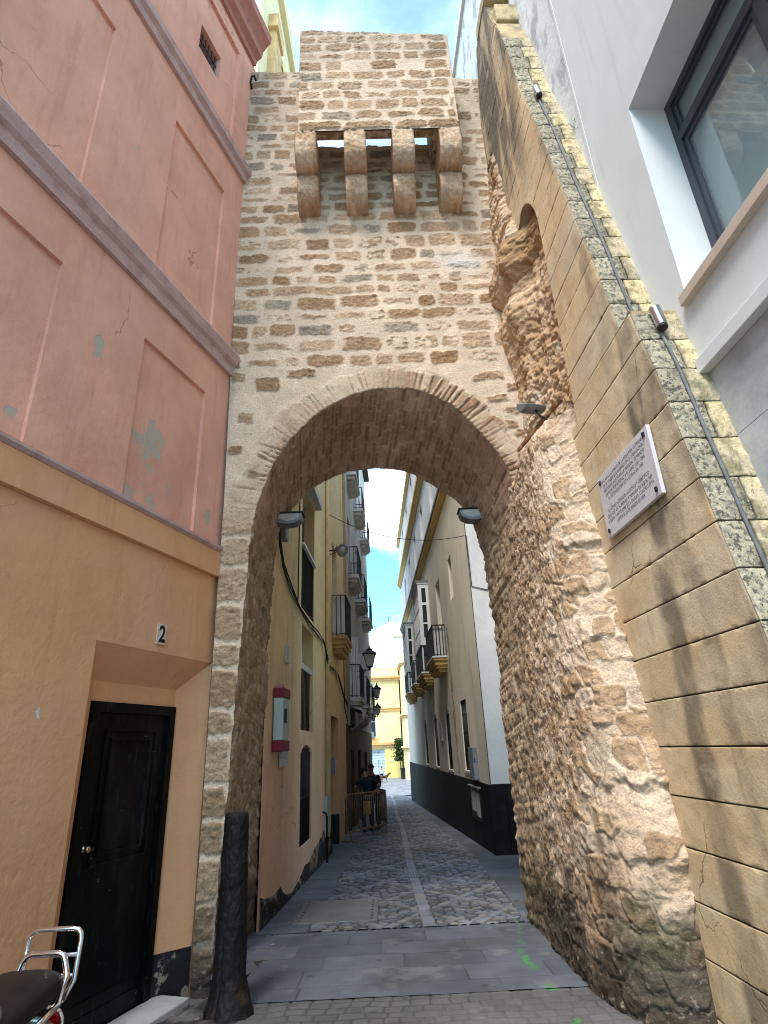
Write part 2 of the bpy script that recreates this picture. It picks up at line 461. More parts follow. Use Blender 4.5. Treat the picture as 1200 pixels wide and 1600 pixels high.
def near_setts():
    X, Y = np.meshgrid(np.linspace(-1.2, 2.15, 250), np.linspace(3.6, 5.59, 150))
    h, col = slabs(X + .02 * vn(X * 5, Y * 5), Y + .03 * vn(X * 4, Y * 3, None, 5), .15, .115, 21, joint=.014, c0=(122, 120, 118))
    h = h * .7 - .003; col = mixc(col, np.array(S(116, 114, 112)) * .58, np.full(X.shape, .35))
    d = sst(-.1, .4, fbm(X * 1.3, Y * 1.3, None, 4, 66)); col = mixc(col, np.array(S(128, 126, 126)) * .6, d * .45)
    col = paint_col(X, Y, col)
    gridmesh('sett_paving', np.stack([X, Y, gzv(Y) + h - .003], -1), col, m_paving, kind='structure')
near_setts()

XL = lambda y: np.interp(y, [7.6, 9.7, 19, 44], [-.92, -.84, -.64, -.25])
XR = lambda y: np.interp(y, [7.6, 12.9, 37, 44], [1.50, 1.70, 1.32, 1.2])
YS = np.concatenate([np.arange(7.66, 14, .019), np.arange(14, 22, .035), np.arange(22, 44.1, .1)])
def cobbles():
    U, Y = np.meshgrid(np.linspace(0, 1, 150), YS)
    X = XL(Y) + (XR(Y) - XL(Y)) * U
    wx = X + .025 * vn(X * 4, Y * 4, None, 8); wy = Y + .03 * vn(X * 3, Y * 3, None, 9)
    f1, f2, idd = worley(wx / .13, wy / .085, 31)
    e = sst(.02, .28, f2 - f1); h = .022 * e; tone = idd * 1.15
    # diamond bands of long stones
    for sgn in (1, -1):
        q = (X - .44) * .62 + sgn * (Y - 8.4) * .42; r = (X - .44) * -.42 * sgn + (Y - 8.4) * .62
        dl = np.abs((q / .62 + .5) % 1 - .5) * .62
        k = np.floor(r / .24 + _hash(np.floor(q / .62 + .5), q * 0, q * 0, 4)); fr = r / .24 + _hash(np.floor(q / .62 + .5), q * 0, q * 0, 4) - k
        m = sst(.052, .040, dl); ed = sst(.0, .13, np.minimum(fr, 1 - fr)) * sst(.05, .03, dl)
        h = np.where(m > .5, .024 * ed, h); tone = np.where(m > .5, .75 + .35 * _hash(k, np.floor(q / .62), k * 0, 6), tone); e = np.where(m > .5, ed, e)
    cx = .44 + .03 * np.sin(Y * .4)
    dl = np.abs(X - cx); k = np.floor(Y / .34); fr = Y / .34 - k
    m = dl < .085; ed = sst(0, .05, np.minimum(fr, 1 - fr)) * sst(.082, .07, dl)
    h = np.where(m, .018 * ed, h); tone = np.where(m, 1.0 + .35 * _hash(k, k * 0, k * 0, 12), tone); e = np.where(m, ed, e)
    base = np.array(S(124, 127, 134)); brown = np.array(S(146, 134, 120))
    col = mixc(base, brown, sst(.55, .9, _hash(np.floor(tone * 997), tone * 0, tone * 0, 2)) * .6) * (.42 + .75 * tone)[..., None] * .82
    col = mixc(np.array(S(50, 48, 47)) * .4, col, e)
    # a darker open mortar patch beside the gutter stones
    d = sst(.22, .1, np.hypot((X - .62) * 1.0, (Y - 8.35) * .55)); h = h - .012 * d * (1 - e)
    col = mixc(col, col * .0 + np.array(S(52, 52, 54)) * .5, d * .5)
    big = sst(-.2, .5, fbm(X * .9, Y * .9, None, 4, 77)); col = col * (.82 + .3 * big)[..., None]
    col = paint_col(X, Y, col)
    gridmesh('cobbled_street', np.stack([X, Y, gzv(Y) + h - .008], -1), col, m_paving, kind='structure')
cobbles()

def walk(name, xa, xb, seed):
    U, Y = np.meshgrid(np.linspace(0, 1, 60), YS[::2])
    X = xa(Y) + (xb(Y) - xa(Y)) * U
    h, col = slabs(U * .5, Y, .95, .5, seed, rows_along_x=False, c0=(112, 117, 126))
    gridmesh(name, np.stack([X, Y, gzv(Y) + h + .006], -1), col, m_paving, kind='structure')
walk('pavement_left', lambda y: np.interp(y, [7.6, 44], [-1.75, -.3]) , lambda y: XL(y), 51)
walk('pavement_right', lambda y: XR(y), lambda y: np.interp(y, [7.6, 12.8, 13.2, 44], [2.0, 3.2, 2.2, 1.4]), 52)
def far_square():
    X, Y = np.meshgrid(np.linspace(-14, 16, 160), np.linspace(44.0, 72, 150))
    h, col = slabs(X, Y, 1.2, .6, 71, c0=(168, 168, 172))
    gridmesh('square_paving', np.stack([X, Y, gzv(Y) + h], -1), col, m_paving, kind='structure')
far_square()
# ================================================================ the medieval gate tower
YF, YB = 6.40, 7.80
_front = np.array([(-1.64, -.5), (-1.63, .13), (-1.59, 1.19), (-1.55, 2.26), (-1.51, 3.5), (-1.44, 4.25), (-1.31, 4.76), (-1.11, 5.16), (-.83, 5.50), (-.50, 5.78), (-.08, 5.96), (.26, 5.99), (.68, 5.91), (1.08, 5.65), (1.38, 5.28), (1.61, 4.87), (1.72, 4.5), (1.73, 4.1), (1.68, 3.2), (1.64, 2.), (1.60, .8), (1.58, -.5)])
_back = np.array([(-1.56, -.6), (-1.55, .4), (-1.53, 1.3), (-1.50, 2.4), (-1.49, 3.6), (-1.41, 4.5), (-1.30, 4.80), (-1.13, 5.0), (-.87, 5.25), (-.42, 5.47), (.12, 5.53), (.59, 5.41), (.91, 5.19), (1.20, 4.94), (1.33, 4.76), (1.43, 4.50), (1.52, 4.0), (1.55, 3.4), (1.555, 2.5), (1.55, 1.5), (1.55, .5), (1.56, -.6)])
def resample(p, n):
    # Catmull-Rom then even arc length
    P = np.vstack([2 * p[0] - p[1], p, 2 * p[-1] - p[-2]]); out = []
    for i in range(1, len(P) - 2):
        t = np.linspace(0, 1, 40, endpoint=False)[:, None]; a, b, c, d = P[i - 1:i + 3]
        out.append(.5 * ((2 * b) + (c - a) * t + (2 * a - 5 * b + 4 * c - d) * t ** 2 + (3 * b - a - 3 * c + d) * t ** 3))
    out = np.vstack(out + [P[-2][None]]); L = np.concatenate([[0], np.cumsum(np.linalg.norm(np.diff(out, axis=0), axis=1))])
    q = np.linspace(0, L[-1], n)
    return np.stack([np.interp(q, L, out[:, 0]), np.interp(q, L, out[:, 1])], 1), L[-1]
NPF = 900
PF, LPF = resample(_front, NPF); PB, _ = resample(_back, NPF)
def ragged(P, amp, seed):
    t = np.gradient(P, axis=0); n = np.stack([-t[:, 1], t[:, 0]], 1); n /= np.linalg.norm(n, axis=1, keepdims=True)
    q = np.linspace(0, LPF, len(P))
    a = vn(q / .075, q * 0, None, seed) * .6 + vn(q / .03, q * 0, None, seed + 1) * .4 + vn(q / .3, q * 0, None, seed + 2) * .7
    return P - n * (amp * a)[:, None]
PF = ragged(PF, .011, 5); PB = ragged(PB, .018, 8)
PFin = PF

def inside(P, X, Z):
    r = np.zeros(X.shape, bool)
    A = P; B = np.roll(P, -1, axis=0)
    for (x1, z1), (x2, z2) in zip(A, B):
        if z1 == z2: continue
        c = (z1 > Z) != (z2 > Z)
        r ^= c & (X < (x2 - x1) * (Z - z1) / (z2 - z1) + x1)
    return r
def nearest(P, X, Z):
    sh = X.shape; x = X.ravel(); z = Z.ravel(); di = np.empty(x.size); ix = np.empty(x.size, int)
    for a in range(0, x.size, 20000):
        d = (x[a:a + 20000, None] - P[None, :, 0]) ** 2 + (z[a:a + 20000, None] - P[None, :, 1]) ** 2
        k = d.argmin(1); ix[a:a + 20000] = k; di[a:a + 20000] = np.sqrt(d[np.arange(len(k)), k])
    return di.reshape(sh), ix.reshape(sh)

MORTAR = np.array(S(228, 204, 178)) * .80
STONE = np.array(S(170, 136, 102)) * .74
STONE2 = np.array(S(204, 174, 144)) * .78
STONE3 = np.array(S(168, 152, 132)) * .74

def lay(X, Z, stones, seed=0):
    """stones: (cx, cz, half width, half height, relief, tone, cover). returns height, colour over mortar, mask"""
    wx = X + .018 * vn(X * 7, Z * 7, None, seed) + .012 * vn(X * 23, Z * 23, None, seed + 1)
    wz = Z + .018 * vn(X * 7, Z * 7, None, seed + 2) + .009 * vn(X * 23, Z * 23, None, seed + 3)
    rough = fbm(X * 16, Z * 26, None, 4, seed + 4)
    pit = fbm(X * 45, Z * 60, None, 3, seed + 5)
    low = fbm(X * 1.2, Z * 1.2, None, 3, seed + 6)
    mort = fbm(X * 9, Z * 9, None, 4, seed + 7)
    H = .006 * mort; C = mixc(MORTAR * .93, MORTAR * 1.06, sst(-.4, .5, low + .5 * mort)); MK = np.zeros(X.shape)
    x0, dx = X[0, 0], X[0, 1] - X[0, 0]; z0, dz = Z[0, 0], Z[1, 0] - Z[0, 0]
    rng = np.random.RandomState(seed + 99)
    for (cx, cz, hw, hh, rel, tone, cover) in stones:
        i0, i1 = int((cx - hw - .07 - x0) / dx), int((cx + hw + .07 - x0) / dx) + 2
        j0, j1 = int((cz - hh - .07 - z0) / dz), int((cz + hh + .07 - z0) / dz) + 2
        i0, j0 = max(i0, 0), max(j0, 0); i1, j1 = min(i1, X.shape[1]), min(j1, X.shape[0])
        if i0 >= i1 or j0 >= j1: continue
        sl = (slice(j0, j1), slice(i0, i1))
        tilt = rng.uniform(-.06, .06); sk = rng.uniform(-.12, .12)
        ax = (wx[sl] - cx); az = (wz[sl] - cz - tilt * ax); ax = ax - sk * az
        p = rng.uniform(4, 10)
        q = (np.abs(ax / hw) ** p + np.abs(az / hh) ** p + 1e-9) ** (1 / p)
        sd = (1 - q) * min(hw, hh) + .012 * rough[sl] - .03 * cover * (1 + mort[sl] * 1.5)
        m = sst(-.004, .016, sd)
        if cover > .3: m = m * sst(-.1, .25, rough[sl] + mort[sl] * .8 + .55 - cover)
        hh_ = m * (rel + .016 * rough[sl] + .009 * pit[sl])
        base = mixc(STONE, STONE2, np.full(1, np.clip(tone, 0, 1)))[0]
        if tone > 1: base = STONE3
        c = base * (1 + .42 * rough[sl] + .26 * pit[sl])[..., None]
        c = mixc(c, np.array(S(124, 98, 70)) * .66, sst(.25, .6, pit[sl] + .4 * rough[sl]) * .55)
        C[sl] = mixc(C[sl], c, m * (1 - .35 * cover)); H[sl] = np.maximum(H[sl], hh_) if rel > 0 else H[sl] * (1 - m) + hh_
        MK[sl] = np.maximum(MK[sl], m)
    return H, C, MK

def courses(x0, x1, z0, z1, hc, wl, gap, seed, cover=(0, .5), skip=.06, rel=(.000, .010), tones=None, thin=.2):
    rng = np.random.RandomState(seed); out = []; z = z0
    while z < z1:
        h = rng.uniform(*hc)
        if z + h > z1 + .04: h = z1 - z
        if h < .08: break
        x = x0 - rng.uniform(0, .2)
        while x < x1:
            wd = rng.uniform(*wl)
            if x + wd > x1: wd = max(x1 - x, .1)
            g = rng.uniform(*gap); gv = rng.uniform(*gap)
            if rng.rand() > skip:
                hw, hh = max((wd - g) / 2, .03), max((h - gv) / 2, .03)
                if rng.rand() < thin: hh *= rng.uniform(.45, .75)
                t = rng.uniform(-.1, 1.) if rng.rand() > .10 else 1.5
                out.append((x + wd / 2, z + h / 2 + rng.uniform(-.012, .012), hw, hh, rng.uniform(*rel), t, rng.uniform(*cover)))
            x += wd
        z += h
    return out

gate = thing('gate_tower', 'medieval stone gate tower with a wide brick edged arch and four corbels over the street', 'gate tower', (0.1, 6.6, -.22))

def front_wall():
    X, Z = np.meshgrid(np.arange(-1.98, 2.16, .0135), np.arange(-.42, 12.82, .0135))
    st = []
    # body of the wall above the arch
    st += courses(-1.9, 2.1, 6.35, 10.15, (.17, .29), (.24, .64), (.030, .070), 3, cover=(-.25, .46), skip=.04, thin=.12)
    st += courses(-1.9, -.95, 10.15, 12.7, (.19, .26), (.25, .5), (.03, .06), 4, cover=(-.1, .35))
    st += courses(1.5, 2.15, 10.15, 12.3, (.19, .26), (.25, .5), (.03, .06), 6, cover=(-.1, .4))
    st += courses(-1., 1.5, 10.15, 10.70, (.2, .25), (.25, .5), (.05, .08), 14, cover=(0, .3))
    # haunches
    rng = np.random.RandomState(5)
    for cx, cz, hw, hh in ((-1.35, 6.12, .17, .12), (-1.62, 5.62, .12, .08), (-1.72, 5.15, .10, .07), (1.62, 6.15, .17, .07), (1.9, 5.95, .12, .08), (1.45, 6.12, .09, .06), (1.66, 5.78, .15, .055), (1.86, 5.6, .15, .06), (1.75, 5.38, .15, .06), (1.95, 5.25, .14, .06), (-.9, 6.28, .2, .07), (-1.75, 6.25, .1, .08)):
        st.append((cx, cz, hw, hh, .014, rng.uniform(-.2, .6), .1))
    # the narrow left pier shows whole blocks
    z = -.35
    while z < 4.1:
        h = rng.uniform(.26, .46); e = np.interp(z, [0, 4], [-1.63, -1.47])
        st.append(((-1.84 + e) / 2 - .01, z + h / 2, (e + 1.84) / 2 + .005, h / 2 - .016, .018, rng.uniform(.1, .9), rng.uniform(0, .35))); z += h
    keep_zone = np.ones(X.shape, bool)
    H, C, MK = lay(X, Z, st, 1)
    # weathering on the top and lichen, part of the stone's colour
    grey = sst(10.6, 12.6, Z + .5 * fbm(X * 2, Z * 2, None, 3, 31)); C = mixc(C, np.array(S(160, 148, 130)) * .66, .35 * grey)
    wht = sst(.35, .1, np.hypot((X - 1.35) * .8, (Z - 8.15)) + .12 * fbm(X * 5, Z * 5, None, 3, 33)); C = mixc(C, np.array(S(232, 228, 222)) * .72, .55 * wht)
    dk = sst(.5, -.3, Z + .35 * fbm(X * 4, Z * 4, None, 4, 36)); C = mixc(C, np.array(S(40, 38, 36)), .9 * dk)
    # smooth plaster on the left haunch
    # brick ring round the arch
    reg = (Z > 3.9) & (Z < 6.55)
    D = np.full(X.shape, 9.); I = np.zeros(X.shape, int)
    rows = np.where(reg.any(1))[0]; r0, r1 = rows[0], rows[-1] + 1
    D[r0:r1], I[r0:r1] = nearest(PF, X[r0:r1], Z[r0:r1])
    q = I / (NPF - 1) * LPF
    ring = sst(.36, .33, D + .05 * vn(q / .07, q * 0, None, 61) + .03 * vn(q / .6, q * 0, None, 64)) * sst(4.0, 4.5, Z)
    kb = np.floor(q / .066); fb = q / .066 - kb
    right = sst(-.2, 1.2, X)
    expo = sst(.25, -.2, fbm(q * 1.3, D * 5, None, 3, 62) - .20 + .42 * right - .15 * (_hash(kb, kb * 0, kb * 0, 63) - .5) - .22 * (X > 1.2)) 
    expo = 1 - expo
    br = sst(.0, .22, np.minimum(fb, 1 - fb)) * sst(.0, .03, .30 - D + .09 * (_hash(kb, kb * 0, kb * 0, 66) - .3)) * ring * (.5 + .5 * expo)
    bc = mixc(np.array(S(208, 182, 152)) * .76, mixc(np.array(S(190, 156, 124)) * .72, np.array(S(164, 122, 92)) * .70, right), _hash(kb, kb * 0, kb * 0, 67)) * (1 + .2 * fbm(X * 30, Z * 30, None, 2, 9))[..., None]
    mo = mixc(np.array(S(224, 204, 176)) * .78, np.array(S(216, 190, 162)) * .76, sst(-.3, .3, fbm(X * 3, Z * 3, None, 3, 68)))
    H = H * (1 - ring) + ring * (.008 + .004 * fbm(X * 20, Z * 20, None, 3, 10) + .018 * br * (.4 + .6 * expo))
    C = mixc(C, mo, ring); C = mixc(C, bc, br * (.45 + .5 * expo)); gap = sst(.20, .02, np.minimum(fb, 1 - fb)) * ring * sst(.34, .28, D) * sst(-.75, .05, expo - .25 + fbm(q * 4, D * 9, None, 2, 88) * .6); C = mixc(C, np.array(S(150, 118, 90)) * .7, .8 * gap); H = H - .010 * gap
    # pinkish plaster hugging the ring
    C = mixc(C, np.array(S(218, 194, 166)) * .76, .4 * sst(.8, .3, D) * (1 - MK) * (1 - ring))
    jam = sst(.36, .1, D) * sst(4.2, 3.6, Z)
    XL0 = np.interp(Z, [0, 2.5, 4.3, 6.5, 8.4, 11.2, 12.7], [-1.815, -1.825, -1.825, -1.865, -1.89, -1.95, -1.95])
    P = np.stack([np.maximum(X, XL0), YF - H - .004, Z], -1)
    ins = inside(PF, X, Z)
    # snap the rim onto the arch profile
    dd = np.full(X.shape, 9.); rim = ins.copy(); rim[1:] &= True
    near = np.zeros_like(ins)
    for a, b in ((0, 1), (0, -1), (1, 0), (-1, 0), (1, 1), (-1, -1), (1, -1), (-1, 1)):
        near |= np.roll(np.roll(~ins, a, 0), b, 1)
    rim = ins & near
    jj, ii = np.where(rim)
    d2, k2 = nearest(PF, X[jj, ii], Z[jj, ii])
    P[jj, ii, 0] = PF[k2, 0]; P[jj, ii, 2] = PF[k2, 1]; P[jj, ii, 1] = YF
    top = np.where(X < -.96, 12.70 - (X + 1.98) * .06, np.where(X < 1.52, 10.71, 12.40 - (X - 1.5) * .12)) + .02 * vn(X * 6, X * 0, None, 13) + .008 * vn(X * 25, X * 0, None, 14)
    low_right = (X > 1.5) & (Z < 4.3) & ~ins
    ok = Z < top
    inn = ins
    q4 = lambda m: m[:-1, :-1] | m[:-1, 1:] | m[1:, 1:] | m[1:, :-1]
    keep = ~(inn[:-1, :-1] & inn[:-1, 1:] & inn[1:, 1:] & inn[1:, :-1])
    keep &= (ok[:-1, :-1] & ok[:-1, 1:] & ok[1:, 1:] & ok[1:, :-1])
    keep &= X[:-1, 1:] > XL0[:-1, 1:]
    # quads whose outside corners were only snapped corners are fine; the rest stays
    gridmesh('front_wall', P, C, m_masonry, gate, keep)
front_wall()

def intrados():
    nv = 96
    v = np.linspace(0, 1, nv)[:, None]
    a = PF[None]; b = PB[None]
    XZ = a * (1 - v[..., None]) + b * v[..., None]
    Y = YF + (YB - YF) * v + 0 * XZ[..., 0]
    P = np.stack([XZ[..., 0], Y, XZ[..., 1]], -1)
    q = np.linspace(0, LPF, NPF)[None] + 0 * Y
    n = gridnormals(P)
    c = np.array([.1, 0, 3.]); inward = np.stack([c[0] - P[..., 0], 0 * Y, c[2] - P[..., 2]], -1)
    sgn = np.sign((n * inward).sum(-1)); n = n * sgn[..., None]
    arch = sst(4.0, 4.6, P[..., 2])
    kb = np.floor(q / .062); fb = q / .062 - kb
    off = _hash(kb, kb * 0, kb * 0, 71) * .3
    kl = np.floor((Y + off) / .27); fl = (Y + off) / .27 - kl
    idd = _hash(kb, kl, kb * 0, 72)
    br = sst(0, .2, np.minimum(fb, 1 - fb)) * sst(0, .08, np.minimum(fl, 1 - fl))
    expo = sst(.3, .75, idd * .7 + .7 * fbm(q * .9, Y * .9, None, 3, 73) + .35 * sst(0, 1.2, P[..., 0]))
    hb = (br * (.15 + .6 * expo) * .013 * np.where(idd > .84, -.9, 1) + .008 * fbm(q * 9, Y * 9, None, 4, 75))
    # jambs: rough pitted stone
    f1, f2, i2 = worley(Y / .22 + .2 * vn(q * 3, Y * 3, None, 5), q / .17, 76)
    hs = .012 * sst(.02, .35, f2 - f1) * (.4 + i2) + .022 * fbm(Y * 11, q * 9, None, 4, 77) + .012 * fbm(Y * 40, q * 24, None, 3, 78)
    cs = mixc(np.array(S(156, 130, 102)) * .82, np.array(S(190, 166, 138)) * .82, i2) * (1 + .45 * fbm(Y * 14, q * 9, None, 4, 79))[..., None]
    cs = mixc(np.array(S(184, 158, 130)) * .82, cs, sst(.0, .2, f2 - f1))
    mo = mixc(np.array(S(214, 184, 158)) * .85, np.array(S(194, 160, 132)) * .83, sst(-.4, .4, fbm(q * 2, Y * 2, None, 4, 84)))
    cb = mixc(mo, mixc(np.array(S(164, 126, 98)) * .76, np.array(S(112, 80, 60)) * .7, idd), br * (.10 + .46 * expo)) * (1 + .2 * fbm(q * 20, Y * 20, None, 3, 80))[..., None]
    H = hb * arch + hs * (1 - arch); C = mixc(cs, cb, arch)
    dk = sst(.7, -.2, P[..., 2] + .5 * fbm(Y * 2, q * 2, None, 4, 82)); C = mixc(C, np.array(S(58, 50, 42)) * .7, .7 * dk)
    edge = sst(0, .03, v) * np.ones_like(H)
    P = P + n * (H * edge)[..., None]
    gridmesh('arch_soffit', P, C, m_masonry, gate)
intrados()

def tower_body():
    # rear face with the same arch opening, parapets and the thickness of the wall, butted behind the front sheet
    zt = 12.3
    a = np.linspace(0, NPF - 1, 80).astype(int)
    pr = [tuple(PB[i]) for i in a]
    mb = MB()
    # rear wall ring: from back profile to the outer rectangle
    out = []
    for x, z in pr:
        out.append((-2.0, z) if x < -1.2 and z < 4.7 else ((2.1, z) if x > 1.2 and z < 4.7 else (x * 1.25, 10.4)))
    for i in range(len(pr) - 1):
        p, q, r, s_ = pr[i], pr[i + 1], out[i + 1], out[i]
        mb.bm.faces.new([mb.v((u, YB + .0, w)) for u, w in (p, q, r, s_)])
    mb.recalc = False
    # wall core above the arch, kept clear of the sheets
    mb.box(-1.90, 2.08, YF + .05, YB - .02, 6.05, 10.64)
    mb.box(-1.90, -.99, YF + .05, YF + .62, 10.50, 12.62)
    mb.box(1.55, 2.14, YF + .05, YF + .62, 10.50, 12.28)
    mb.box(-1.80, -1.70, YF + .05, YB - .02, -.6, 6.05)
    mb.box(1.80, 2.3, YF + .03, YB - .02, -.6, 6.05)
    bmesh.ops.recalc_face_normals(mb.bm, faces=mb.bm.faces)
    mb.build('wall_core', m_core, gate)
m_core = MAT('rubble_core', tuple(STONE * 1.0), .92, var=.25, vs=6, fine=.2, fs=50, bump=.8, bs=14, bd=.04, stains=[(tuple(MORTAR), .8, (7, 7, 9), .45, .6)])
tower_body()

BX0, BX1, BY = -.945, 1.48, 5.74
def machicolation():
    top = lambda x: 12.60 - (x - BX0) * .085
    X, Z = np.meshgrid(np.arange(BX0, BX1 + .001, .0125), np.arange(10.12, 12.66, .0125))
    lint = [(-.62, 10.22, .33, .085, .02, .2, 0), (.12, 10.22, .37, .09, .022, .5, 0), (.76, 10.22, .24, .085, .018, .3, 0), (1.23, 10.22, .25, .085, .02, .1, 0)]
    st = lint + courses(BX0 + .02, BX1 - .02, 10.34, 12.62, (.21, .26), (.28, .56), (.03, .052), 23, cover=(-.1, .25), skip=.02, thin=.08)
    H, C, MK = lay(X, Z, st, 51)
    grey = sst(11.0, 12.5, Z + .4 * fbm(X * 2, Z * 2, None, 3, 31)); C = mixc(C, np.array(S(152, 142, 124)) * .8, .40 * grey)
    P = np.stack([X, BY - H, Z], -1)
    P[:, 0, 1] = BY + .04; P[:, -1, 1] = BY + .04
    t = top(X) + .012 * vn(X * 8, X * 0, None, 15)
    k = Z < t; keep = k[:-1, :-1] & k[:-1, 1:] & k[1:, 1:] & k[1:, :-1]
    box = gridmesh('machicolation_front', P, C, m_masonry, gate, keep)
    mb = MB()
    mb.box(BX0 + .005, BX1 - .005, BY + .03, BY + .15, 10.125, 12.36)
    mb.box(BX0 + .004, BX0 + .2, BY + .15, YF + .03, 10.13, 12.36)
    mb.box(BX1 - .4, BX1 - .004, BY + .15, YF + .03, 10.13, 12.36)
    mb.prism([(BX0 + .006, 12.36), (BX1 - .006, 12.36), (BX1 - .006, top(BX1) - .02), (BX0 + .006, top(BX0) - .02)], 1, BY + .028, BY + .148)
    mb.build('machicolation_box', m_core, gate)
    # four corbels in two rounded tiers
    prof = [(YF + .02, 10.12), (BY - .005, 10.12), (BY - .005, 9.84)]
    for k in range(0, 7): a = k / 6 * math.pi / 2; prof.append((BY + .22 - .22 * math.cos(a), 9.82 - .24 * math.sin(a)))
    y2 = BY + .33
    prof += [(y2 - .01, 9.60), (y2 - .03, 9.57), (y2 - .03, 9.40)]
    for k in range(0, 7): a = k / 6 * math.pi / 2; prof.append((y2 + .19 - .22 * math.cos(a), 9.38 - .24 * math.sin(a)))
    prof += [(YF + .02, 9.13)]
    for i, (x0, x1) in enumerate(((-.985, -.665), (-.262, .068), (.452, .785), (1.152, 1.492))):
        # finely gridded so that the stone can be rough: walk the profile
        pp = np.array(prof); L = np.concatenate([[0], np.cumsum(np.linalg.norm(np.diff(pp, axis=0), axis=1))]); n = 110
        s = np.linspace(0, L[-1], n); py = np.interp(s, L, pp[:, 0]); pz = np.interp(s, L, pp[:, 1])
        us = np.concatenate([[0, 0.0], np.linspace(.0, 1, 26), [1.0, 1]]); W = x1 - x0
        xs = x0 + W * us
        Xg = np.broadcast_to(xs, (n, len(xs))).copy(); Yg = np.broadcast_to(py[:, None], Xg.shape).copy(); Zg = np.broadcast_to(pz[:, None], Xg.shape).copy()
        ed = np.minimum(us, 1 - us) * W
        rnd = .022 * sst(.035, 0, ed)[None] * np.ones_like(Xg)
        r = .012 * fbm(Xg * 22 + i * 9, s[:, None] * 22 + Xg * 0, None, 4, 90) + .006 * fbm(Xg * 60, s[:, None] * 60 + Xg * 0, None, 2, 91)
        Yg = Yg + rnd - r * 1.1; Zg = Zg + rnd * .5 - r * .4
        # side flaps reach back to the wall
        Yg[:, 0] = YF + .02; Yg[:, -1] = YF + .02
        c = mixc(STONE * np.array([1.45, 1.55, 1.75]), STONE2 * np.array([1.2, 1.25, 1.3]), sst(-.4, .4, fbm(Xg * 6 + i, Zg * 6, None, 4, 92))) * (1 + .4 * fbm(Xg * 30, Zg * 30, None, 3, 93))[..., None]
        c = mixc(c, np.array(S(206, 190, 166)) * .66, .6 * sst(.1, .5, fbm(Xg * 4, Zg * 5 + i * 3, None, 4, 94)))
        gridmesh('corbel', np.stack([Xg, Yg, Zg], -1), c, m_masonry, gate)
machicolation()
# ================================================================ ashlar buttress wall on the right
FA = Fr((2.0, 6.4), (-.029, 1), (-1, -.029))
SF_Z = [-.6, 2.18, 2.51, 2.84, 3.16, 3.48, 3.8, 4.12, 4.46, 4.735, 4.737, 5.12, 5.78, 7.05, 8.16, 9.40, 10.39, 10.75, 12.6]
SF_S = [-3.62, -3.25, -3.18, -3.12, -3.07, -3.01, -2.96, -2.91, -2.83, -2.78, -2.58, -2.51, -2.40, -2.14, -1.94, -1.66, -1.53, -1.46, -.98]
sfront = lambda z: np.interp(z, SF_Z, SF_S)
HC = .32; HOLE_S = -1.46
buttress = thing('buttress_wall', 'tall ochre ashlar wall with dark joints and a leaning lichened end, right of the arch', 'wall', (2.05, 4.6, -.2))
def hole_top(s):
    t = np.clip((s - HOLE_S) / .46, 0, 1); return 7.15 + .80 * np.sqrt(np.clip(1 - (1 - t) ** 2, 0, 1)) - .5 * np.clip((s + 1.0) / 1., 0, 1)
def zlist(z0, z1):
    zs = []
    k = math.floor((z0 - .25) / HC)
    while .25 + HC * k < z1:
        b = .25 + HC * k
        zs += [b - .010, b - .0055, b - .0035, b, b + .0035, b + .0055, b + .010, b + .03] + list(np.linspace(b + .055, b + HC - .055, 9)) + [b + HC - .03]
        k += 1
    zs = [z for z in zs if z0 <= z <= z1]
    return np.array([z0] + zs + [z1])
OCHRE = np.array(S(204, 182, 146)) * .70
GREYST = np.array(S(100, 97, 92)) * .66
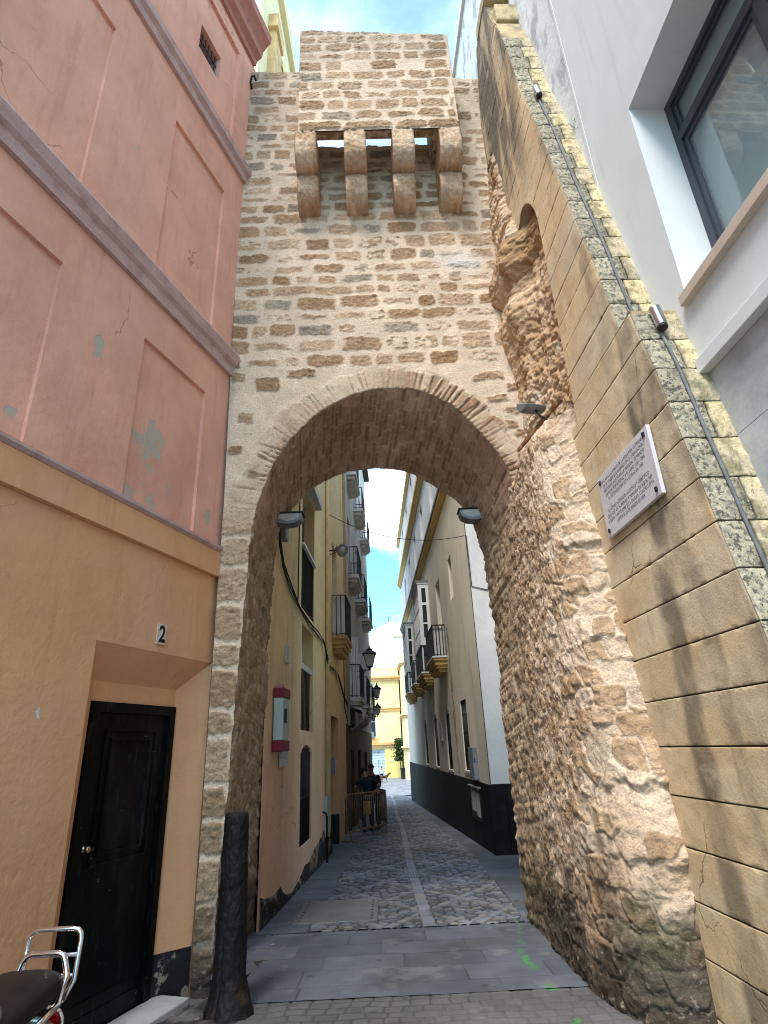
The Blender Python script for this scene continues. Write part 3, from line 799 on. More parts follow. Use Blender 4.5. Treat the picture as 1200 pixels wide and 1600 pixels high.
def ashlar_face():
    z = np.unique(np.concatenate([zlist(-.45, 12.52), [4.7355, 4.7365]])); u = np.linspace(0, 1, 230) ** 1.0
    U, Z = np.meshgrid(u, z)
    s1 = np.interp(Z, [-1, 10.6, 11.2, 12.5], [.32, .32, -.02, -.34])
    Sg = sfront(Z) + (s1 - sfront(Z)) * U
    fz = (Z - .25) / HC; k = np.floor(fz + .5); dj = np.abs(fz - k) * HC
    dj = dj + .0012 * np.minimum(0, vn(Sg * 26, Z * 26, None, 40)) ; j = sst(.0055, .0035, dj)
    row = np.floor(fz)
    # perpendicular joints, far apart and fine
    offs = _hash(row, row * 0, row * 0, 5) * 1.2; dv = np.abs(((Sg + offs) / 1.35 + .5) % 1 - .5) * 1.35
    rn = fbm(Sg * 9, Z * 9, None, 4, 7)
    h = -.013 * j + .0035 * rn + .004 * (_hash(row, row * 0, row * 0, 8) - .5) + .0015 * fbm(Sg * 40, Z * 40, None, 2, 9)
    cd = Sg - sfront(Z)
    corner = sst(.02, 0, cd); h = h - .012 * corner * (1 + rn)
    blk = _hash(row, np.floor((Sg + offs) / 1.35), row * 0, 11)
    c = mixc(np.array(S(220, 194, 152)) * .88, np.array(S(214, 196, 166)) * .88, sst(-.5, .5, fbm(Sg * .8, Z * 1.6, None, 4, 12) + .5 * (blk - .5))) * (.95 + .1 * blk + .06 * rn)[..., None]
    c = mixc(c, np.array(S(216, 172, 118)) * .86, .5 * sst(.05, .5, fbm(Sg * 1.7, Z * 1.2, None, 4, 13)) * sst(-2.2, -1.4, Sg))
    # rain streaks: soot grey bands running down beside the leaning corner
    wob = .10 * vn(Z * .9, Z * 0, None, 15) + .05 * fbm(Z * 5, Sg * 5, None, 3, 16)
    low = sst(4.9, 4.6, Z)
    def band(s0, wd, za, zb, amt, sd):
        return amt * sst(wd, wd * .45, np.abs(Sg - s0 - wob)) * sst(za - .25, za + .2, Z) * sst(zb + .2, zb - .2, Z) * (.35 + .65 * sst(-.35, .25, fbm(Sg * 5, Z * 2.2 + row * .7, None, 4, sd)))
    t = band(-2.42, .17, -.3, 2.75, .72, 17) + band(-2.52, .16, 2.9, 4.72, .9, 18) + band(-2.83, .10, .2, 2.6, .5, 19) + band(-2.2, .12, 4.6, 6.2, .35, 20) + band(-2.75, .13, 2.5, 4.1, .45, 26)
    up = sst(7.6, 9.2, Z) * sst(-.32, .2, fbm(Sg * 4.2, Z * .55, None, 5, 21)) * sst(-1.7, -1.25, Sg) * .95
    up2 = sst(9.5, 11.5, Z) * .35
    edge = .55 * sst(.22, .02, cd) * sst(-.3, .3, fbm(Sg * 3, Z * 1.5, None, 4, 24))
    t = np.clip(t * 1.1 + up + up2 + edge, 0, .97)
    c = mixc(c, GREYST * (.9 + .3 * rn)[..., None], t * .85)
    green = sst(1.0, -.2, Z) * sst(-.2, .4, fbm(Sg * 2, Z * 2, None, 4, 27)); c = mixc(c, np.array(S(150, 146, 104)) * .75, green * .5)
    c = mixc(c, np.array(S(58, 42, 30)) * .6, j * .95)
    P = FA.arr(Sg, h, Z)
    hole = (Sg > HOLE_S) & (Z < hole_top(Sg)) & (Z > 4.5) & (Sg < .3)
    hq = hole[:-1, :-1] & hole[:-1, 1:] & hole[1:, 1:] & hole[1:, :-1]
    gridmesh('ashlar_face', P, c, m_ashlar, buttress, ~hq)
    # dressed rim of the arched cut-out
    path = [(HOLE_S, z) for z in np.linspace(4.4, 7.15, 16)] + [(s, float(hole_top(np.array(s)))) for s in np.linspace(HOLE_S + .01, -.2, 40)]
    A = np.array(path); V = np.linspace(-.001, -.30, 8)
    Pr = np.stack([FA.arr(A[:, 0] + .004 * 0, v, A[:, 1]) for v in V])
    gridmesh('cutout_rim', Pr, np.full(Pr.shape, 1.) * OCHRE * .92, m_ashlar, buttress)
ashlar_face()

m_lichen = MAT('lichened_stone', None, .92, var=.12, vs=6, fine=.3, fs=60, bump=.8, bs=45, bd=.014, spec=.15, stains=[(S(74, 72, 66), .85, (30, 30, 30), .50, .58), (S(120, 116, 104), .6, (11, 11, 11), .5, .62), (S(206, 198, 170), .5, (45, 45, 45), .57, .64)])
m_pocked = MAT('pocked_yellow_stone', None, .92, var=.10, vs=6, fine=.2, fs=60, bump=.7, bs=45, bd=.014, spec=.15, stains=[(S(118, 98, 64), .7, (34, 34, 34), .60, .66), (S(150, 138, 108), .5, (9, 9, 9), .55, .68)])
def end_face():
    Wd = .455
    z = np.unique(np.concatenate([zlist(-.45, 10.8), [4.7355, 4.7365]])); u = np.linspace(0, 1, 74)
    U, Z = np.meshgrid(u, z); X = U * Wd
    fz = (Z - .25) / HC; k = np.floor(fz + .5); dj = np.abs(fz - k) * HC; row = np.floor(fz)
    vj = Wd * (.50 + .06 * np.where(row % 2 == 0, 1, -1) + .03 * (_hash(row, row * 0, row * 0, 33) - .5)); dv = np.abs(X - vj)
    rn = fbm(X * 14, Z * 14, None, 4, 34); pt = fbm(X * 42, Z * 42, None, 3, 35)
    jj = np.maximum(sst(.006, .0035, dj), sst(.008, .003, dv))
    rb = sst(0, .05, np.minimum(dj, dv))
    h = .006 * rb + .012 * rn + .007 * pt - .014 * jj
    left = X < vj
    blk = _hash(row, left * 1., row * 0, 36)
    cl = np.array(S(186, 176, 152)) * .80 * (.85 + .3 * blk + .15 * rn)[..., None]
    cr = mixc(np.array(S(222, 204, 160)) * .82, np.array(S(206, 190, 160)) * .82, sst(-.3, .4, fbm(X * 4 + blk * 7, Z * 4, None, 4, 38) + (blk - .5)))
    cr = mixc(cr, np.array(S(134, 116, 86)) * .72, .6 * sst(.28, .5, pt))
    t = sst(-.01, .03, X - vj + .02 * pt); c = mixc(cl, cr, t)
    under = sst(.10, .02, np.abs(X - Wd * .54)) * sst(0, .3, rn + .1); c = mixc(c, np.array(S(108, 100, 72)) * .75, under * .6)
    c = mixc(c, np.array(S(58, 48, 36)) * .6, jj * .9)
    sf = sfront(Z)
    P = FA.arr(sf - h * sst(0, .02, X), -X, Z)
    lq = (X < vj)[:-1, :-1]
    gridmesh('lichened_blocks', P, c, m_lichen, buttress, lq); gridmesh('yellow_blocks', P, c, m_pocked, buttress, ~lq)
    # ledge where the thicker lower part stops, and the sloping crown
    mb = MB(FA)
    mb.box(-2.79, -2.5, -Wd, -.004, 4.65, 4.733)
    mb.build('ledge', m_ochre_plain, buttress)
    mb = MB(FA)
    mb.prism([(-1.46, 10.74), (-.98, 12.5), (-.34, 12.51), (.3, 11.0), (.3, 10.5)], 1, -Wd, -.02)
    mb.box(-1.14, -.5, -Wd + .02, .015, 12.5, 12.72)
    mb.build('crown', m_ochre_plain, buttress)
    mb = MB(FA); mb.box(-1.28, -1.10, -.40, -.05, 11.58, 11.98, bev=.02); mb.build('crown_block', m_ochre_plain, buttress)
    mb = MB(FA)
    mb.prism([(-3.5, -.6), (-2.5, 4.6), (-2.36, 4.7), (-1.42, 10.7), (.3, 10.7), (.3, -.6)], 1, -Wd - .05, -.34)
    mb.build('wall_core', m_core, buttress)
m_ochre_plain = MAT('ochre_sandstone', S(176, 156, 118), .9, var=.2, vs=4, fine=.2, fs=60, bump=.5, bs=40, bd=.01, stains=[(S(104, 100, 90), .7, (5, 5, 5), .45, .65)])
end_face()

# rough scar of the old wall beside the tower, showing through the cut-out
def outcrop():
    Sg, Z = np.meshgrid(np.linspace(-1.62, .06, 150), np.arange(4.35, 10.7, .0135))
    A = np.interp(Z, [4.4, 5.2, 5.9, 6.35, 6.6, 6.95, 7.05, 7.2, 7.35, 7.8, 8.0, 8.5, 9.2, 9.9, 10.25, 10.5], [.05, .05, .08, .12, .22, .25, .21, .2, .29, .29, .26, .28, .26, .20, .10, -.1])
    front = np.interp(Z, [4.4, 6, 6.6, 7.0, 7.3, 7.7, 8.0, 8.6, 9.4, 10.3], [-.45, -.5, -.62, -.62, -.72, -.78, -.72, -.6, -.5, -.36])
    front = front + .10 * fbm(Z * 3, Sg * 1.5, None, 3, 101)
    k = sst(front - .22, front + .12, Sg)
    base = np.interp(Z, [4.4, 6.2, 6.6, 7.0, 7.15, 7.3, 7.6, 7.72, 7.9, 8.2], [-.07, -.09, -.07, -.10, -.13, -.07, -.06, -.10, -.17, -.22]) + .04 * sst(-1.2, -.8, Sg) - .04 * sst(-1.2, -1.35, Sg)
    tri = (Z * 2.7 + .25 * vn(Sg * 3, Z * 2, None, 102)) % 1
    led = (sst(0, .12, tri) * (1 - tri)) * .03
    r1 = fbm(Sg * 3.2, Z * 3.2, None, 3, 103); r2 = fbm(Sg * 12, Z * 9, None, 4, 104); r3 = fbm(Sg * 34, Z * 30, None, 3, 105)
    f1, f2, idd = worley(Sg / .20 + .3 * r1, Z / .15 + .2 * r2, 106)
    rub = sst(.05, .35, f2 - f1) * (.3 + idd)
    h = base + k * (A * .78 + .05 + led + .03 * r1) + .026 * r2 + .018 * r3 + .022 * rub * (1 - .4 * k) - .02
    dark = np.maximum.reduce([sst(.40, .3, np.hypot((Sg + .95) * .8, (Z - 7.5) * 1.1) + .1 * r2), .8 * sst(.28, .16, np.hypot((Sg + .62) * .8, (Z - 7.1) * 1.1) + .1 * r2), .5 * sst(.3, .2, np.hypot(Sg + .4, Z - 9.6) + .12 * r2)])  # darker lumps, with the shaded underside of the overhanging block painted in
    c = mixc(np.array(S(218, 188, 154)) * .80, np.array(S(196, 158, 118)) * .78, sst(-.25, .35, fbm(Sg * 3, Z * 2.2, None, 4, 107) + .3 * (idd - .5)))
    c = mixc(c, np.array(S(226, 208, 180)) * .76, .7 * sst(.1, .45, fbm(Sg * 2.2, Z * 2.6, None, 4, 108)) * (1 - dark))
    c = mixc(c, np.array(S(146, 112, 74)) * .72, dark * .42)
    c = c * (1 + .22 * r2 + .12 * r3)[..., None]
    c = mixc(c, np.array(S(112, 100, 80)) * .7, .7 * sst(9.6, 10.3, Z + .3 * r1))
    ok = (Sg > np.where(Z > 8.1, -.95, sfront(Z) + .3))[1:, 1:]
    gridmesh('broken_masonry', FA.arr(Sg, h, Z), c, m_masonry, gate, ok)
outcrop()

# ================================================================ the ruined rubble stub in front of the jamb
ruin = thing('ruined_wall', 'ragged rubble wall stub with pinkish mortar and a dirty dark foot, right side of the arch', 'wall', (1.8, 5.4, -.2))
def stub():
    base = np.array([(1.555, 6.66), (1.545, 6.3), (1.54, 5.9), (1.55, 5.5), (1.58, 5.2), (1.63, 4.95), (1.715, 4.76), (1.84, 4.64), (1.97, 4.60), (2.10, 4.60)])
    L = np.concatenate([[0], np.cumsum(np.linalg.norm(np.diff(base, axis=0), axis=1))]); nu = 230
    u = np.linspace(0, L[-1], nu); bx = np.interp(u, L, base[:, 0]); by = np.interp(u, L, base[:, 1])
    for _ in range(6):
        bx[1:-1] = (bx[:-2] + 2 * bx[1:-1] + bx[2:]) / 4; by[1:-1] = (by[:-2] + 2 * by[1:-1] + by[2:]) / 4
    ztop = 4.78; z = np.concatenate([np.arange(-.42, ztop, .0125), np.full(26, ztop)])
    cap = np.concatenate([np.zeros(len(z) - 26), np.linspace(.03, 1, 26)])
    U, Z = np.meshgrid(u, z); K = np.broadcast_to(cap[:, None], U.shape)
    fr = sst(.0, 1.3, U - (L[-1] - 1.5))
    X = bx[None] + .032 * np.clip(Z, 0, 5) * (1 - fr * .35)
    Y = by[None] + fr * np.interp(Z, [-.5, 1, 2, 2.6, 3.2, 4.8], [.0, .0, .14, .28, .36, .56]) * (1 - 0 * Z)
    Zt = Z + .10 * vn(U * 3, Z * 0, None, 111) * sst(3.9, 4.8, Z)
    # round the top over to the ashlar
    rr = sst(ztop - .28, ztop, Z); tx = 2.06
    X = X + (tx - X) * np.clip(.35 * rr ** 2 + .65 * K, 0, 1) ; Zt = Zt + .04 * K
    P = np.stack([X, Y, Zt], -1)
    n = gridnormals(P); n[..., 2] = np.where(K > 0, np.abs(n[..., 2]), n[..., 2]); out = np.stack([-np.ones_like(X), -.6 * np.ones_like(X), np.zeros_like(X)], -1)
    sg = np.sign((n * out).sum(-1)); sg = np.where(K > .05, 1, sg); n = n * sg[..., None]
    Uw = U + .05 * vn(U * 3, Z * 3, None, 112) + .015 * vn(U * 14, Z * 14, None, 113); Zw = Z + .05 * vn(U * 3, Z * 3, None, 114) + .012 * vn(U * 14, Z * 14, None, 115)
    # three sizes of stone, big ones toward the outer edge and the foot
    big = sst(L[-1] - 1.5, L[-1] - .8, U + .25 * fbm(U * 2, Z * 2, None, 2, 116)) * .8 + .5 * sst(1.2, .2, Z)
    def layer(sx, sz, sd):
        row = np.floor(Zw / sz); f1, f2, i = worley(Uw / sx + .5 * (row % 2), Zw / sz, sd, .75); return sst(.035, .11, f2 - f1 + .035 * vn(U * 30, Z * 30, None, sd + 7)), i
    eS, iS = layer(.135, .10, 117); eB, iB = layer(.25, .20, 120)
    sel = big > .45
    e = np.where(sel, eB, eS); idd = np.where(sel, iB, iS)
    r = fbm(U * 14, Z * 14, None, 4, 123); r3 = fbm(U * 40, Z * 40, None, 3, 124); lw = fbm(U * 2.2, Z * 2.2, None, 3, 125)
    cover = sst(.58, .84, _hash(np.floor(idd * 9999), idd * 0, idd * 0, 126) + .25 * lw)      # some stones lie under mortar
    e2 = e * (1 - .85 * cover)
    h = e2 * (.004 + .016 * idd * (.5 + .6 * sel)) + .006 * e2 * sst(-.2, .3, r) + .012 * r * (.4 + .8 * e) + .007 * r3 + .022 * lw
    ph = Z / .47 + .5 * vn(Z * .8, Z * 0, None, 4) + .12 * r; h = h + .035 * sst(L[-1] - .8, L[-1] - .35, U) * (sst(0, .10, ph % 1) * (1 - ph % 1)) * sst(-.1, .3, vn(np.floor(ph) * 1.7, Z * 0, None, 6))
    st = mixc(np.array(S(204, 174, 142)) * .80, np.array(S(174, 142, 108)) * .78, _hash(np.floor(idd * 7777), idd * 0, idd * 0, 127))
    st = mixc(st, np.array(S(222, 198, 172)) * .80, .9 * sst(.62, .7, _hash(np.floor(idd * 3333), idd * 0, idd * 0, 128)))
    st = st * (1 + .38 * r + .2 * r3)[..., None]
    mo = mixc(np.array(S(228, 206, 180)) * .80, np.array(S(214, 186, 158)) * .80, sst(-.4, .4, lw + .4 * r))
    c = mixc(mo, st, e2)
    inner = sst(L[-1] - 1.6, L[-1] - 2.3, U); c = mixc(c, c * np.array([.74, .67, .62]), .5 * inner * sst(4.6, 3.8, Z))     # browner passage stone, with its dimmer light painted in as a darker tint
    dirt = sst(.85, .0, Z + .6 * fbm(U * 2.4, Z * 2.4, None, 5, 129) + .18 * inner * -1); c = mixc(c, np.array(S(50, 46, 42)) * .75, .88 * dirt)
    gr = sst(.3, .12, np.hypot((U - (L[-1] - .38)) * 1.1, (Z - .35) * .7) + .15 * r); c = mixc(c, np.array(S(96, 102, 74)) * .6, .5 * gr)
    gridmesh('rubble_face', P + n * h[..., None], c, m_masonry, ruin)
    mb = MB(); mb.box(1.86, 2.02, 5.3, 6.62, -.5, 4.62); mb.build('rubble_core', m_core, ruin)
stub()
# ================================================================ salmon building on the left
FS = Fr((-1.88, 6.4), (.315, .949), (.949, -.315))
pp = lambda s, z: tuple(FS(s, 0, z))
m_salmon = MAT('salmon_render', (.74, .40, .29), .9, var=.09, vs=1.3, fine=.05, fs=60, bump=.42, bs=15, bd=.014, bump2=(4, 1.6), spec=.2, cracks=(.8, .005, .57, (.30, .12, .085), .6),
    stains=[((.58, .28, .20), .5, (8, 8, .45), .54, .72), ((.70, .46, .38), .4, (14, 14, .7), .60, .72), ((.76, .49, .39), .55, (.9, .9, .5), .45, .75), ((.60, .27, .185), .6, (1.1, 1.1, .7), .5, .8), ((.52, .23, .16), .5, (6, 6, 1.0), .52, .8)],
    patches=[(pp(-1.23, 4.64), .16, .62), (pp(-1.46, 4.62), .055, .8), (pp(-1.44, 3.98), .10, 1.2), (pp(-1.16, 4.02), .075, .9), (pp(-1.28, 3.95), .035, 1), (pp(-2.10, 5.24), .06, .42), (pp(-2.76, 4.12), .06, 1), (pp(-.22, 4.15), .06, .5), (pp(-.9, 4.25), .04, .5), (pp(-2.05, 8.0), .02, 1), (pp(-1.9, 7.6), .02, 1)], patch_col=S(186, 176, 158))
m_orange = MAT('orange_render', (.72, .39, .20), .9, var=.06, vs=1.2, fine=.05, fs=60, bump=.45, bs=17, bd=.014, bump2=(4, 1.5), spec=.2, cracks=(.9, .005, .58, (.34, .18, .09), .6),
    stains=[((.52, .27, .14), .5, (7, 7, .5), .55, .74), ((.70, .45, .29), .5, (.8, .8, .6), .45, .75), ((.52, .25, .12), .4, (1.4, 1.4, .8), .5, .8)], patches=[(pp(-2.05, 1.95), .03, .6)], patch_col=S(214, 210, 200))
m_mauve = MAT('mauve_moulding', S(188, 160, 154), .85, var=.12, vs=5, fine=.12, fs=50, bump=.4, bs=22, bd=.01, stains=[(S(150, 104, 96), .6, (4, 4, 6), .5, .75), (S(196, 172, 164), .4, (7, 7, 9), .56, .7)])
m_brownm = MAT('brown_moulding', S(176, 124, 110), .85, var=.15, vs=5, fine=.1, bump=.4, bs=24, bd=.01, stains=[(S(96, 70, 64), .6, (5, 5, 5), .5, .75)])
m_blackdoor = MAT('door_paint', (.003, .004, .0042), .4, spec=.14, var=.25, vs=3, fine=.1, fs=60, bump=.12, bs=45, bd=.004, stains=[((.16, .16, .15), .9, (16, 16, 40), .685, .71), ((.05, .05, .046), .6, (30, 30, 4), .60, .68), ((.03, .032, .03), .6, (3, 3, 1), .5, .8)])
salmon = thing('salmon_building', 'salmon and orange rendered house with recessed panels, mauve string courses and a black door', 'building', tuple(FS(-1, 0, -.2)))

def salmon_build():
    S0, S1 = -14.0, .14
    D0, D1 = -1.60, .075          # door opening in the wall face
    mb = MB(FS)
    mb.holes(S0, S1 - .0, -.75, 3.5, [(D0, D1, -.76, 2.545)], depth=.001)
    mb.build('ground_floor_wall', m_orange, salmon)
    # splayed door recess
    i0, i1, zi, dp = -1.355, -.235, 2.25, .20
    mb = MB(FS)
    mb.face([(D0, 0, -.75), (i0, -dp, -.75), (i0, -dp, zi), (D0, 0, 2.545)])
    mb.face([(D1, 0, -.75), (i1, -dp, -.75), (i1, -dp, zi), (D1, 0, 2.545)])
    mb.face([(D0, 0, 2.545), (i0, -dp, zi), (i1, -dp, zi), (D1, 0, 2.545)])
    mb.face([(i0, -dp, 2.085), (i1, -dp, 2.085), (i1, -dp, zi), (i0, -dp, zi)])
    mb.build('door_recess', m_orange, salmon)
    # painted black plinth inside the recess and at the pier
    mb = MB(FS)
    e = .004
    mb.prism([(D1 - .004, .003), (i1 - .0 - .002, -dp + .003), (i1 + .02, -dp - .03), (D1 + .03, -.02)], 2, -.75, -.02)
    mb.build('plinth_paint', m_plinthpaint, salmon)
    # door
    door = MB(FS); a0, a1, zb, zt = i0 + .004, i1 - .004, -.34, 2.08
    fr = .085
    door.box(a0, a0 + fr, -dp - .05, -dp + .03, zb, zt - fr); door.box(a1 - fr, a1, -dp - .05, -dp + .03, zb, zt - fr); door.box(a0, a1, -dp - .05, -dp + .03, zt - fr, zt)
    fo = door.build('door_frame', m_blackdoor, salmon)
    door = MB(FS); l0, l1, lt = a0 + fr + .003, a1 - fr - .003, zt - fr - .003
    door.box(l0, l1, -dp - .06, -dp - .012, zb, lt)
    dpan = door.build('door', m_blackdoor, salmon)
    def frame(mb, x0, x1, y0, y1, wd, d0, d1):
        mb.box(x0, x1, d0, d1, y0, y0 + wd); mb.box(x0, x1, d0, d1, y1 - wd, y1); mb.box(x0, x0 + wd, d0, d1, y0 + wd, y1 - wd); mb.box(x1 - wd, x1, d0, d1, y0 + wd, y1 - wd)
    mb = MB(FS); w0, w1 = l0 + .13, l1 - .13
    frame(mb, w0, w1, .80, lt - .13, .022, -dp - .014, -dp + .006); frame(mb, w0 + .07, w1 - .07, .87, lt - .2, .028, -dp - .014, -dp + .012)
    mb.build('door_panel', m_blackdoor, dpan)
    mb = MB(FS); mb.box(l0 + .02, l1 - .02, -dp - .014, -dp - .006, -.12, -.105); mb.box(l0 + .01, l1 - .01, -dp - .014, -dp - .004, zb, -.20); mb.build('kick_rail', m_blackdoor, dpan)
    mb = MB(FS); k = FS(l0 + .10, -dp - .012, .93)
    mb.lathe((l0 + .07, -dp - .013, .945), [(.026, 0), (.027, .006), (.012, .01), (.012, .03), (.024, .036), (.027, .05), (.018, .06)], 14, FS.ed)
    mb.build('door_knob', m_brassy, dpan)
    mb = MB(FS); mb.lathe((l0 + .145, -dp - .013, .935), [(.028, 0), (.03, .006), (.022, .01)], 14, FS.ed); mb.build('door_lock', m_brassy, dpan)
    # fascia and its moulding
    mb = MB(FS); mb.box(S0, S1 + .02, -.02, .06, 3.503, 3.79); mb.build('fascia', m_orange, salmon)
    mb = MB(FS); mb.prism([(-.02, 3.792), (.065, 3.792), (.095, 3.82), (.095, 3.85), (-.02, 3.87)], 0, S0, S1 + .05); mb.build('string_course', m_mauve, salmon)
    # salmon storeys with recessed panels
    bays = [(-1.555, -.455)] + [(-1.555 - 2.17 * k + 0, -.455 - 2.17 * k) for k in range(1, 6)]
    def storey(nm, z0, z1, p0, p1):
        mb = MB(FS); mb.holes(S0, S1, z0, z1, [(a, b, p0, p1) for a, b in bays], depth=.04, back=True); mb.build(nm, m_salmon, salmon)
    storey('upper_wall', 3.872, 6.27, 3.878, 5.73); storey('upper_wall', 6.625, 9.9, 6.69, 9.2)
    mb = MB(FS); mb.prism([(-.02, 6.272), (.05, 6.272), (.06, 6.40), (.10, 6.44), (.13, 6.56), (.115, 6.60), (-.02, 6.622)], 0, S0, S1 + .05); mb.build('string_course', m_mauve, salmon)
    mb = MB(FS); mb.prism([(-.02, 9.902), (.05, 9.902), (.06, 10.02), (.11, 10.06), (.12, 10.16), (-.02, 10.20)], 0, S0, S1 + .02); mb.build('string_course', m_mauve, salmon)
    # top storey: panel framing and the small barred window
    win = (-1.34, -.84, 11.12, 11.66)
    mb = MB(FS); mb.holes(S0, S1, 10.203, 12.9, [win] , depth=.22); mb.build('upper_wall', m_salmon, salmon)
    mb = MB(FS)
    for a, b in [(-1.70, -.46)]:
        mb.box(b, b + .05, 0.002, .045, 10.25, 12.42); mb.box(a, b + .05, .002, .05, 12.422, 12.5)
    mb.build('panel_moulding', m_salmon, salmon)
    mb = MB(FS)
    for k in range(6):
        x = win[0] + .05 + k * .08; mb.tube([(x, -.07, win[2]), (x, -.07, win[3])], .009, 6)
    for z in (11.28, 11.46): mb.box(win[0], win[1], -.078, -.062, z, z + .016)
    wpart = MB(FS); wpart.box(win[0], win[1], -.24, -.2, win[2], win[3]); wp = wpart.build('window', m_dark, salmon)
    mb.build('grille', m_iron, wp)
    prof = [(-.02, 12.9), (.05, 12.9), (.07, 13.0), (.16, 13.06), (.18, 13.2), (.25, 13.3), (.32, 13.36), (.34, 13.52), (.30, 13.58), (-.02, 13.66)]
    mb = MB(FS); mb.prism(prof, 0, S0, S1 - .1); mb.build("cornice", m_brownm, salmon)
    mb = MB(FS); mb.box(S0, S1 - .1, -.5, -.02, 13.66, 14.5); mb.box(S0, S1 - .1, -.55, .03, 14.502, 14.6); mb.build('parapet', m_salmon, salmon)
    mb = MB(FS); mb.box(S0, S1 - .02, -7, -.55, -.7, 13.6); mb.build('house_body', m_salmon, salmon)
    # drainpipe joint at the tower corner
    mb = MB(FS); mb.tube([(S1 + .05, .03, 6.7), (S1 + .05, .03, 12.6)], .035, 10); mb.build('drainpipe', m_salmon, salmon)
m_plinthpaint = MAT('plinth_paint', (.014, .014, .016), .6, var=.3, vs=4, fine=.25, bump=.7, bs=13, bd=.02, stains=[(S(150, 140, 124), .9, (5.5, 5.5, 5), .58, .63)])
m_brassy = MAT('worn_brass', (.62, .55, .42), .25, var=.1, bump=0, metal=1)
salmon_build()

mb = MB(FS); mb.box(-1.75, -.12, -.19, .15, -.55, -.33, bev=.012)
m_marble = MAT('white_marble', S(196, 194, 186), .6, var=.12, vs=4, fine=.08, bump=.15, bs=30, stains=[(S(130, 126, 118), .6, (5, 5, 5), .55, .75)])
mb.build('doorstep', m_marble, None, 'worn white marble doorstep in front of the black door', 'doorstep')

# house number tile
m_tile = MAT('glazed_tile', S(214, 186, 156), .5, var=.06, bump=.05, stains=[(S(150, 120, 96), .5, (9, 9, 9), .6, .75)])
m_ink = MAT('black_lettering', (.015, .015, .018), .5, var=.1, bump=0)
hn = thing('house_number', 'small white house number tile with a black 2 above the black door', 'house number', tuple(FS(-.80, .01, 2.62)))
mb = MB(FS); mb.box(-.872, -.738, .001, .014, 2.615, 2.815, bev=.003); mb.build('tile', m_tile, hn)
def letter_mesh(name, body, size, F, sc, zc, d, mat, parent, flip=False, stretch=(1, 1), line=1., align='CENTER', spacing=1., bold=0.):
    vs, fs = text_polys(body, size, spacing, align, line, bold)
    mb = MB(F); V = []
    sg = -1 if flip else 1
    for x, y, z in vs: V.append(mb.v((sc + sg * x * stretch[0], d, zc + y * stretch[1])))
    for f in fs:
        try: mb.bm.faces.new([V[i] for i in f])
        except ValueError: pass
    mb.recalc = False
    return mb.build(name, mat, parent)
letter_mesh('numeral_shadow', '2', .21, FS, -.822, 2.722, .0155, m_whitepaint, hn, stretch=(.9, 1.05), bold=.007)
letter_mesh('numeral', '2', .21, FS, -.802, 2.712, .017, m_ink, hn, stretch=(.9, 1.05), bold=.006)
# ================================================================ white modern building on the right
FB = Fr((2.45, 3.6), (-.030, 1), (-1, -.030))
m_whitewall = MAT('white_render', S(212, 215, 214), .85, var=.04, vs=1.0, fine=.03, bump=.12, bs=40, bd=.006, spec=.2, stains=[(S(198, 198, 204), .5, (.9, .9, .5), .5, .8), (S(186, 184, 184), .4, (7, 7, .5), .58, .74)], cracks=(.5, .004, .6, (.4, .4, .4), .5))
m_whitepeel = MAT('white_render_peeling', S(212, 215, 214), .85, var=.06, vs=2, fine=.05, bump=.6, bs=9, bd=.02, spec=.2, stains=[(S(160, 160, 166), .8, (3, 3, 1.4), .5, .62), (S(196, 196, 200), .6, (9, 9, 9), .55, .7)])
m_greytile = MAT('grey_stone_tile', S(178, 182, 184), .6, var=.16, vs=2.4, fine=.10, fs=30, bump=.15, bs=30, spec=.3, stains=[(S(140, 146, 150), .6, (1.5, 1.5, 3), .45, .7)])
m_anthra = MAT('anthracite_frame', S(48, 56, 68), .4, var=.06, fine=0, bump=0, spec=.5)
m_sill = MAT('sill_stone', S(196, 180, 164), .7, var=.08, fine=.08, bump=.1)
m_paneblue = GLASS('window_glass_pale', (.10, .16, .19), .02)
wb = thing('white_building', 'white modern house with a deep anthracite framed window and grey stone tiles below', 'building', tuple(FB(-3, -.3, -.2)))
mb = MB(FB)
W0, W1, WZ0, WZ1 = -2.35, -.14, 4.735, 6.92
mb.holes(-12, .62, 4.15, 16.5, [(W0, W1, WZ0, WZ1)] + [(W0 - 3.6, W1 - 3.6, WZ0, WZ1), (W0, W1, WZ0 + 4.6, WZ1 + 4.6), (W0 - 3.6, W1 - 3.6, WZ0 + 4.6, WZ1 + 4.6)], depth=.42)
mb.build('wall', m_whitewall, wb)
mb = MB(FB); mb.holes(.62, 7, 3.8, 16.5, [], d=-.012); mb.build('old_wall', m_whitepeel, wb)
mb = MB(FB); mb.box(.61, .65, -.012, .004, 4.9, 16.5, bev=.004); mb.build('wall_joint', m_whitewall, wb)
mb = MB(FB); mb.box(-12, 6.98, -6, -.45, -.6, 16.45); mb.box(-12.02, 7.05, -6, .05, 16.5, 16.75); mb.build('house_body', m_whitewall, wb)
